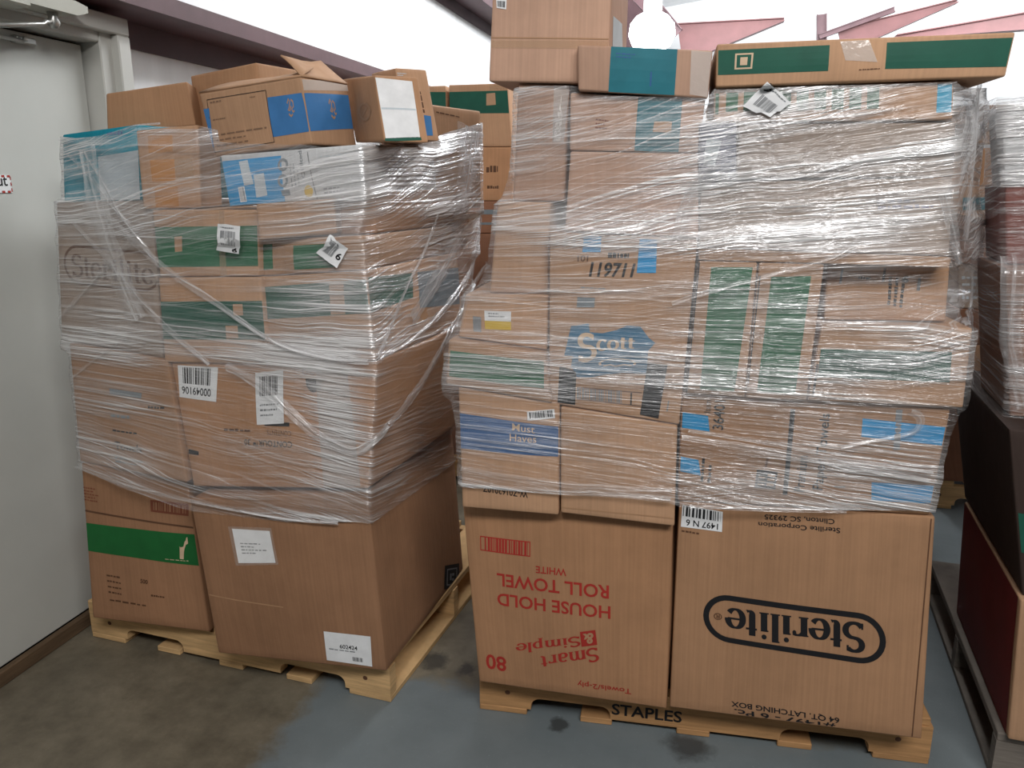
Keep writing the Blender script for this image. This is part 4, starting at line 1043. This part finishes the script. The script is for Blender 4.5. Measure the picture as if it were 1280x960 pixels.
# ------------------------------------------------------------------ stack at the side, with the red-sided box
D1 = Box(FD, 'red_side', [(1277, 744), (2300, 900), (2100, 1080), (1260, 924)], deck=.139, left_px=1196, card='tan', bulge=.006,
         label='large box with a dark red printed side, on the weathered grey pallet')
D1.mark('printed_panel', R(na=20, nb=20), INK['crimson'], [(0, 1), (.97, 1), (.97, 0), (0, 0)], 'left', 3, label='dark red printed side', st=True)
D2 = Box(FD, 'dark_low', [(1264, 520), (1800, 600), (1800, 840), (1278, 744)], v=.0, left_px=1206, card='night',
         label='brown box on the red-sided box, with shade painted into its board')
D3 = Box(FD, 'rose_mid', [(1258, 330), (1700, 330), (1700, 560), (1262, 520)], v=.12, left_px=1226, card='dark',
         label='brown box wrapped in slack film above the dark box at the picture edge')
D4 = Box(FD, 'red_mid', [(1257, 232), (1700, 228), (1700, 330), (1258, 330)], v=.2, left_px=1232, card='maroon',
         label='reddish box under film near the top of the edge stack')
D5 = Box(FD, 'pale_top', [(1252, 132), (1700, 108), (1700, 228), (1257, 232)], v=.2, left_px=1240, card='white',
         label='pale box under glaring film at the top of the edge stack')
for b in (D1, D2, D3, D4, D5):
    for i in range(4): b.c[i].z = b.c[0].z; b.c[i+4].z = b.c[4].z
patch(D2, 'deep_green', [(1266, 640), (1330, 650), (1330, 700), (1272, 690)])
for a, bs in ((D1, ['dark_low']), (D2, ['rose_mid']), (D3, ['red_mid']), (D4, ['pale_top'])): a.cap(*bs)

# ------------------------------------------------------------------ stacks farther back
def at(px, py, y): return on_y((px, py), y)
CQ = [('a', [(525, 106), (557, 107), (559, 183), (527, 183)], 'tan', 'tan box with a green band peeping over the left stack at its rear corner'),
      ('b', [(561, 106), (634, 104), (640, 183), (563, 182)], 'tan', 'tan box with a green band and tan square, seen in the gap between stacks'),
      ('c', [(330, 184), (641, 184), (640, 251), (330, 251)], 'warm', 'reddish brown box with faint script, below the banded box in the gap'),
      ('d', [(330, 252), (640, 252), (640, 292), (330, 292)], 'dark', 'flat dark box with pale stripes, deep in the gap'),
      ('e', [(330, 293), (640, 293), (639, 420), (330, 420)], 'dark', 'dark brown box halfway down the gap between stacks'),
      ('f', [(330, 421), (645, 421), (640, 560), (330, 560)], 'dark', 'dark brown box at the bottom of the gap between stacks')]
CB = {}
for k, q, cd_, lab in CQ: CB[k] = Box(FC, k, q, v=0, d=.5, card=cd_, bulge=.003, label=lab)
for i in (0, 1): CB['f'].c[i].z = .139; CB['f'].c[i+2].z = .139
band(CB['b'], 'deep_green', [(561, 115), (637, 113), (639, 141.5), (562, 142)]); patch(CB['b'], 'tan', [(608, 117), (619, 116), (620, 131), (608, 132)]); band(CB['a'], 'deep_green', [(525, 115), (558, 115), (559, 141), (525, 141)])
tape(CB['b'], [(612, 104), (634, 104), (634, 112), (612, 113)]); vline(CB['c'], 'brown_line', (566, 186), (566, 249), 1)
lines(CB['c'], 'brown_line', [(608, 207), (634, 207), (634, 216), (608, 217)], 1, seed=97, fill=.9); lines(CB['c'], 'brown_line', [(609, 232), (631, 232), (631, 237), (609, 237)], 1, seed=98, fill=.8)
band(CB['d'], 'smoke', [(600, 262), (640, 262), (640, 268), (600, 268)]); band(CB['d'], 'smoke', [(600, 278), (640, 278), (640, 281), (600, 281)])
def level(b, k):
    for i in range(4): b.c[i].z = b.c[k].z; b.c[i+4].z = b.c[k+4].z
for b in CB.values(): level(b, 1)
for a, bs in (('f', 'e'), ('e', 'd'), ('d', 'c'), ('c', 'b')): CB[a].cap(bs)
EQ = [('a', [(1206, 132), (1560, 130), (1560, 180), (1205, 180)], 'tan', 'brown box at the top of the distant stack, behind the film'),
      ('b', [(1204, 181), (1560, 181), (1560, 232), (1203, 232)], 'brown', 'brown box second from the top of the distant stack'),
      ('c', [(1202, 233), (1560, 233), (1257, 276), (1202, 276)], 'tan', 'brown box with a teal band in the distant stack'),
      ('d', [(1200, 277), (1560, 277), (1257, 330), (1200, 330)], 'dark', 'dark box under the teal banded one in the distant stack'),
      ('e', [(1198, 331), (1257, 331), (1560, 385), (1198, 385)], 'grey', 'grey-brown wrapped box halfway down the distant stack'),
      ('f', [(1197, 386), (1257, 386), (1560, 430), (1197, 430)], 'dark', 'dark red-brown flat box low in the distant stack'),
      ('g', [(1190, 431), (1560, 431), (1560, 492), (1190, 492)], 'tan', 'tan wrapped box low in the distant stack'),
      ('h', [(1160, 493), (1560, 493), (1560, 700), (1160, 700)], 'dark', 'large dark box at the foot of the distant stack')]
EB = {}
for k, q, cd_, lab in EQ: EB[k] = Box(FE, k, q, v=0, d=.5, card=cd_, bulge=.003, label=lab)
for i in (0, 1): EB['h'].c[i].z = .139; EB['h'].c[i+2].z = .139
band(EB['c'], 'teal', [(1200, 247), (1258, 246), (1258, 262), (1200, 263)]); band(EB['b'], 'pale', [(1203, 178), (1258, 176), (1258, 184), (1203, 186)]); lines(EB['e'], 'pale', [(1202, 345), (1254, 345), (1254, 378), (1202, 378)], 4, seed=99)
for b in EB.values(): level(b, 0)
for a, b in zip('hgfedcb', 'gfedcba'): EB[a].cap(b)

rbox(FF, 'low', -.05, 1.27, 0, .139, .86, 1.0, card='dark', label='large dark box of the hidden row behind the tallest stack')  # out of view; these boxes only block light from behind
rbox(FF, 'high', 0, 1.22, .02, .862, 1.52, .95, card='dark', label='upper dark box of the hidden row behind the tallest stack')
for fr in (FA, FB, FD, FC, FE, FF):
    for b in fr.boxes.values(): b.build()

# ================================================================== stretch film
class Wrap:
    def __init__(s, fr, keys, extra, top, bot, label, centre, blobs, base=.5, nseg=420, dz=.012, off=.013, sag=.05):
        s.fr = fr; s.c = centre; s.off = off
        pts = []
        for k in keys:
            b = fr.boxes[k]; z0 = min(p.z for p in b.c); z1 = max(p.z for p in b.c)
            pts.append((z0, z1, [((fr.loc(b.c[i]).x, fr.loc(b.c[i]).y), (fr.loc(b.c[i+4]).x, fr.loc(b.c[i+4]).y)) for i in range(4)]))
        for z0, z1, u, v in extra: pts.append((z0, z1, [((u, v), (u, v))]))
        zmin = min(p[2] for p in bot)-.03; zmax = max(p[2] for p in top)+.03
        nz = int((zmax-zmin)/dz)+1
        s.zmin, s.dz, s.nz, s.nseg = zmin, dz, nz, nseg
        prof = []
        for j in range(nz):
            z = zmin+j*dz
            act = []
            for z0, z1, pp in pts:
                if z0-.004 <= z <= z1+.004:
                    k = min(1, max(0, (z-z0)/max(1e-6, z1-z0)))
                    act += [(a[0]+(b[0]-a[0])*k, a[1]+(b[1]-a[1])*k) for a, b in pp]
            prof.append(s.radial(act, nseg) if len(act) >= 3 else None)
        last = None
        for j in range(nz):
            if prof[j] is None: prof[j] = last
            last = prof[j]
        for j in range(nz-1, -1, -1):
            if prof[j] is None: prof[j] = prof[j+1]
        # film is pulled straight between the boxes that stick out
        K = int(sag*3/dz)
        w = [math.exp(-.5*(k*dz/sag)**2) for k in range(-K, K+1)]
        out = []
        for j in range(nz):
            row = []
            for i in range(nseg):
                a = sum(w[k+K]*prof[min(nz-1, max(0, j+k))][i] for k in range(-K, K+1))/sum(w)
                row.append(max(a, prof[j][i])+off)
            out.append(row)
        s.r = out
        def bound(lst):
            q = sorted([(math.atan2(v-s.c[1], u-s.c[0]), z) for u, v, z in lst])
            def f(t):
                for i in range(len(q)):
                    a = q[i]; b = q[(i+1) % len(q)]; tb = b[0]+(2*math.pi if i == len(q)-1 else 0)
                    for tt in (t, t+2*math.pi):
                        if a[0] <= tt <= tb: return a[1]+(b[1]-a[1])*((tt-a[0])/max(1e-6, tb-a[0]))
                return q[0][1]
            return f
        ft, fb = bound(top), bound(bot)
        rows = 110
        vs, fs, uv = [], [], []; arc_ = [0.0]
        jm = nz//2
        for i in range(nseg):
            a, b = s.flat(i, jm), s.flat(i+1, jm); arc_.append(arc_[-1]+math.hypot(b[0]-a[0], b[1]-a[1]))
        lay = []
        for j in range(rows+1):
            for i in range(nseg+1):
                t = 2*math.pi*(i % nseg)/nseg-math.pi
                z0, z1 = fb(t), ft(t); z = z0+(z1-z0)*j/rows
                e = .003*noise.noise(V((arc_[i]*2.5, z*26+arc_[i]*1.2, 3.1)))+.002*noise.noise(V((arc_[i]*4, z*60-arc_[i]*2, 9.1)))
                u, v = s.point(i % nseg, z, e)
                P = fr.w(u, v, z); vs.append(P); uv.append((arc_[i], z))
                x, y = to_px(P); L = base
                for bx, by, rx, ry, am in blobs: L += am*math.exp(-.5*((x-bx)/rx)**2-.5*((y-by)/ry)**2)
                edge = min(j, rows-j)/rows
                if edge < .02: L += .35
                lay.append(max(.12, L))
        for j in range(rows):
            for i in range(nseg):
                a = j*(nseg+1)+i; fs.append((a, a+1, a+nseg+2, a+nseg+1))
        base_o = fr.w(s.c[0], s.c[1], min(p[2] for p in bot))
        s.root = thing('stretch_wrap', base_o, label, 'plastic wrap', 'clear stretch film around the stacks'); s.o = base_o
        me = mesh('film_sheet', [p-base_o for p in vs], fs, True)
        s.setuv(me, uv, lay)
        obj('film_sheet', me, FILM, s.root)
        s.bvh = BVHTree.FromPolygons(vs, fs)
    def setuv(s, me, uv, lay):
        ul = me.uv_layers.new(name='UVMap')
        for lp in me.loops: ul.data[lp.index].uv = uv[lp.vertex_index]
        at_ = me.attributes.new('layers', 'FLOAT', 'POINT')
        for i, l in enumerate(lay): at_.data[i].value = l
    def radial(s, pts, n):
        h = [pts[i] for i in convex_hull_2d([V(p) for p in pts])]
        cx, cy = s.c; out = []
        for i in range(n):
            t = 2*math.pi*i/n-math.pi; dx, dy = math.cos(t), math.sin(t); best = 0
            for k in range(len(h)):
                ax, ay = h[k][0]-cx, h[k][1]-cy; bx, by = h[(k+1) % len(h)][0]-cx, h[(k+1) % len(h)][1]-cy
                ex, ey = bx-ax, by-ay; det = dx*(-ey)+ex*dy
                if abs(det) < 1e-9: continue
                r = (ax*(-ey)+ex*ay)/det; q = (dx*ay-dy*ax)/det
                if -.001 <= q <= 1.001 and r > best: best = r
            out.append(best)
        return out
    def flat(s, i, j):
        i %= s.nseg; t = 2*math.pi*i/s.nseg-math.pi; r = s.r[j][i]
        return s.c[0]+r*math.cos(t), s.c[1]+r*math.sin(t)
    def point(s, i, z, e=0):
        k = min(s.nz-1.001, max(0, (z-s.zmin)/s.dz)); j = int(k); f = k-j
        r = s.r[j][i]*(1-f)+s.r[min(j+1, s.nz-1)][i]*f+e
        t = 2*math.pi*i/s.nseg-math.pi
        return s.c[0]+r*math.cos(t), s.c[1]+r*math.sin(t)
    def hit(s, px, py, lift):
        d = ray(px, py).normalized(); h = s.bvh.ray_cast(CAM, d)
        if h[0] is None: return None
        n = h[1]; n = n if n.dot(d) < 0 else -n
        return h[0]+n*lift
    def strand(s, pts, w, mt=None, name='film_strand', lift=.006, L=1.0, n=40, folds=3):
        """gathered film lying on the wrap, following a line; w = width in metres (start, end)"""
        P = []
        seg = [math.hypot(b[0]-a[0], b[1]-a[1]) for a, b in zip(pts, pts[1:])]; tot = sum(seg)
        for k in range(n+1):
            q = tot*k/n; i = 0
            while i < len(seg)-1 and q > seg[i]: q -= seg[i]; i += 1
            # smooth curve through the points
            p0, p1, p2, p3 = pts[max(i-1, 0)], pts[i], pts[i+1], pts[min(i+2, len(pts)-1)]; t = min(1, q/seg[i])
            cr = lambda a, b, c, d: .5*((2*b)+(-a+c)*t+(2*a-5*b+4*c-d)*t*t+(-a+3*b-3*c+d)*t**3)
            h = s.hit(cr(p0[0], p1[0], p2[0], p3[0]), cr(p0[1], p1[1], p2[1], p3[1]), lift)
            if h is not None: P.append(h)
        if len(P) < 4: return
        for _ in range(2): P = [P[0]]+[(P[i-1]+P[i]*2+P[i+1])/4 for i in range(1, len(P)-1)]+[P[-1]]
        vs, fs, uv, lay = [], [], [], []; C = 6; le = 0
        for i, p in enumerate(P):
            t = (P[min(i+1, len(P)-1)]-P[max(i-1, 0)]).normalized(); vw = (CAM-p).normalized(); side = t.cross(s.nrm(p, vw)).normalized()
            k = i/(len(P)-1); ww = w[0]+(w[1]-w[0])*k; le += (P[i]-P[i-1]).length if i else 0
            ww *= 1+.25*noise.noise(V((le*9, w[0]*50, 1)))
            for c in range(C+1):
                a = c/C*2-1
                vs.append(p+side*a*ww/2+s.nrm(p, vw)*(.0035*math.cos(a*folds*1.6+le*7)+.003*(1-a*a)))
                uv.append((le, (a*ww/2)*1.0+.3)); lay.append(L*(1-.45*abs(a)))
        for i in range(len(P)-1):
            for c in range(C):
                a = i*(C+1)+c; fs.append((a, a+1, a+C+2, a+C+1))
        me = mesh(name, [v-s.o for v in vs], fs, True); s.setuv(me, uv, lay)
        obj(name, me, mt or FILM_ROPE, s.root)
    def nrm(s, p, vw):
        h = s.bvh.find_nearest(p); n = h[1] if h[0] is not None else vw
        return n if n.dot(vw) > 0 else -n
    def label(s, quad, digit, seed, dq, bq):
        g = R(na=6, nb=6)
        def put(sh, lift, box=(0, 0, 1, 1)):
            out = []
            for a, b in sh[0]:
                a = box[0]+(box[2]-box[0])*a; b = box[1]+(box[3]-box[1])*b
                x = quad[3][0]*(1-a)*(1-b)+quad[2][0]*a*(1-b)+quad[1][0]*a*b+quad[0][0]*(1-a)*b
                y = quad[3][1]*(1-a)*(1-b)+quad[2][1]*a*(1-b)+quad[1][1]*a*b+quad[0][1]*(1-a)*b
                out.append((s.hit(x, y, lift) or on_plane((x, y), s.fr.w(0, -.116-lift, 0), s.fr.v))-s.o)
            return out, sh[1]
        o = obj('paper_label', mesh('paper_label', *put(g, .0085)), INK['white'], s.root); o['label'] = 'white label numbered '+digit+' stuck on the film'
        obj('barcode', mesh('barcode', *put(shape_bars(seed, 26), .0098, bq)), INK['grey'], o)
        obj('label_text', mesh('label_text', *put(shape_text(digit, .02), .0098, dq)), INK['black'], o)
        obj('label_text', mesh('label_text', *put(shape_scribble(seed, 1, .6), .0098, (.12, .84, .9, .92))), INK['grey'], o)

def zu(fr, p, v): q = fr.loc(on_plane(p, fr.w(0, v, 0), fr.v)); return q.x, q.z
def on_front(fr, v, lst):
    out = []
    for p in lst:
        q = fr.loc(on_plane(p, fr.w(0, v, 0), fr.v)); out.append((q.x, q.y, q.z))
    return out
def on_right(fr, u, lst):
    out = []
    for p in lst:
        q = fr.loc(on_plane(p, fr.w(u, 0, 0), fr.u)); out.append((q.x, q.y, q.z))
    return out

WA = Wrap(FA, ['plain_big', 'deer', 'towels', 'contour', 'oval_left', 'green_low', 'green_up', 'green_right', 'green_flat', 'tan_block', 'behind_tan', 'orange_tape', 'blue_white', 'teal', 'far_corner'],
          [(.5, 1.7, .2, .85), (1.25, 1.62, zu(FA, (597, 200), .9)[0], .9), (.5, 1.25, zu(FA, (590, 400), .9)[0], .9)],
          on_front(FA, -.06, [(72, 172), (120, 170), (176, 158), (262, 155), (330, 172), (380, 180), (445, 186), (500, 178)])+on_right(FA, 1.15, [(545, 172), (575, 158), (600, 147)])+[(.6, .98, 1.66), (0, .9, 1.66), (-.02, .4, 1.67)],
          on_front(FA, -.08, [(97, 582), (160, 605), (236, 626), (300, 639), (360, 650), (450, 656)])+on_right(FA, 1.13, [(500, 632), (540, 605), (575, 580)])+[(.6, 1.0, .68), (0, .95, .62), (-.02, .4, .62)],
          'clear stretch film sagging around the stack beside the grey door', (.57, .42),
          [(450, 215, 70, 28, .95), (520, 225, 40, 45, .7), (400, 428, 62, 24, 1.9), (400, 385, 50, 14, .6), (570, 240, 30, 60, .8), (130, 250, 50, 70, .35), (120, 430, 60, 40, .35), (420, 530, 20, 50, 1.1), (160, 540, 70, 40, .35),  # several of these spots paint glare as extra film
           (440, 350, 40, 25, .3), (300, 240, 60, 30, -.2), (230, 410, 40, 50, -.12), (300, 540, 60, 40, -.1), (530, 480, 40, 80, -.25)], base=.52, off=.008)
for pts, w, L in (([(129, 262), (205, 333), (280, 384), (339, 424), (400, 446), (462, 452)], (.02, .016), .9), ([(95, 279), (150, 340), (200, 400), (264, 455)], (.014, .018), .7),
                  ([(172, 293), (120, 350), (76, 398)], (.022, .010), .6), ([(163, 422), (120, 450), (92, 472)], (.012, .010), .6), ([(79, 186), (110, 215), (147, 264), (176, 290)], (.012, .012), .8),
                  ([(107, 188), (130, 225), (150, 264), (200, 330)], (.010, .012), .8), ([(285, 457), (323, 478), (359, 509), (396, 542), (443, 565), (470, 548), (482, 531)], (.028, .026), 1.1),
                  ([(482, 531), (504, 507), (530, 470), (558, 420), (594, 350)], (.026, .018), 1.0), ([(545, 268), (525, 320), (507, 354), (470, 447)], (.014, .010), .9),
                  ([(600, 262), (585, 340), (540, 400), (484, 445)], (.030, .014), .6), ([(98, 583), (160, 606), (236, 624), (300, 637), (360, 648), (455, 654)], (.010, .012), .8),
                  ([(75, 176), (120, 172), (176, 160), (262, 157)], (.007, .007), .7), ([(450, 192), (500, 184), (545, 176)], (.012, .014), .9)):
    WA.strand(pts, w, None, L=L)
WA.strand([(585, 160), (578, 230), (566, 300), (540, 350), (510, 400)], (.13, .05), FILM_VEIL, 'film_veil', .012, 1.0, 40, 5)
WA.strand([(112, 185), (124, 250), (145, 320), (175, 400)], (.09, .07), FILM_VEIL, 'film_veil', .010, .8, 40, 5)
WA.label([(275, 279), (303, 282), (301, 317), (273, 312)], '6', 101, (.70, .04, .92, .24), (.15, .32, .8, .75))
WA.label([(414, 295), (437, 309), (423, 336), (397, 316)], '6', 102, (.72, .30, .95, .62), (.12, .25, .6, .85))

bkeys = [k for k in FB.boxes if k not in ('roll_towel', 'oval_big', 'topmost', 'taped_flat', 'long_top', 'rear_low')]
ua, za = zu(FB, (1234, 110), .45); ub, zb = zu(FB, (1226, 300), .45)
WB = Wrap(FB, bkeys, [(1.42, 1.76, ua, .45), (1.20, 1.42, ub, .45), (.6, 1.7, .02, .95), (.6, 1.2, 1.2, .95)],
          on_front(FB, -.09, [(622, 108), (648, 106), (712, 106), (720, 116), (800, 121), (884, 122), (896, 108), (1000, 103), (1100, 100), (1190, 97)])+[(1.25, .45, za), (1.2, .95, 1.72), (.5, .98, 1.72), (0, .9, 1.72), (-.02, .3, 1.72)],
          on_front(FB, -.11, [(577, 605), (690, 613), (780, 618), (838, 624), (862, 633), (1000, 637), (1158, 642)])+[(1.19, .4, .70), (1.15, .95, .66), (0, .95, .64), (-.02, .4, .62)],
          'clear stretch film wound tightly around the tall middle stack', (.60, .40),
          [(1000, 190, 130, 50, .62), (850, 250, 60, 60, .4), (1000, 292, 150, 16, .8), (900, 400, 50, 40, .45), (1100, 440, 90, 30, .5), (1215, 170, 18, 80, 1.0), (1000, 585, 90, 18, .5), (760, 300, 60, 20, .2),
           (1100, 365, 60, 14, -.3), (640, 400, 50, 60, -.08), (760, 330, 40, 12, -.25), (960, 535, 90, 14, -.25), (640, 590, 60, 20, -.1), (680, 180, 40, 50, .1), (1000, 125, 90, 16, .35)], base=.55)
for pts, w, L in (([(1068, 310), (1040, 322), (1004, 333), (950, 347), (882, 366), (840, 380)], (.020, .012), .9), ([(1137, 512), (1150, 522), (1140, 540), (1096, 549), (1050, 558)], (.022, .012), 1.1),
                  ([(852, 545), (920, 556), (990, 568), (1080, 585), (1160, 600)], (.016, .014), .9), ([(860, 538), (960, 553), (1060, 575), (1165, 590)], (.008, .008), .9),
                  ([(578, 605), (690, 613), (780, 618), (838, 623)], (.012, .012), .8), ([(862, 632), (1000, 636), (1155, 641)], (.012, .012), .9), ([(577, 586), (640, 596), (720, 606), (840, 612)], (.016, .012), .7),
                  ([(1180, 240), (1192, 300), (1196, 330)], (.03, .02), .9), ([(1208, 330), (1210, 370), (1206, 410)], (.02, .02), .8), ([(612, 330), (585, 368), (575, 410)], (.02, .012), .6),
                  ([(700, 362), (640, 366), (590, 368)], (.014, .010), .6), ([(890, 205), (860, 255), (850, 300)], (.03, .03), .8)):
    WB.strand(pts, w, None, L=L)
WB.strand([(1212, 105), (1210, 170), (1205, 240), (1198, 300)], (.09, .05), FILM_VEIL, 'film_veil', .012, 1.2, 40, 6)
WB.label([(959, 102), (988, 129), (962, 149), (928, 133)], '9', 103, (.03, .72, .30, .97), (.2, .2, .8, .6))

WD = Wrap(FD, ['rose_mid', 'red_mid', 'pale_top'], [(.9, 1.7, .02, 1.0), (.9, 1.7, 1.0, 1.0)],
          [(0, 0, 1.70), (1.0, 0, 1.70), (1.0, 1.0, 1.70), (0, 1.0, 1.70)], [(0, 0, .86), (1.0, 0, .9), (1.0, 1.0, .95), (0, .95, 1.0), (0, .4, .93)],
          'clear stretch film around the stack with the red-sided box', (.5, .45), [(1265, 150, 30, 60, .9), (1270, 400, 20, 60, .2)], base=.5, nseg=260)
WD.strand([(1268, 320), (1262, 400), (1268, 470), (1274, 510)], (.06, .03), FILM_VEIL, 'film_veil', .01, .8)
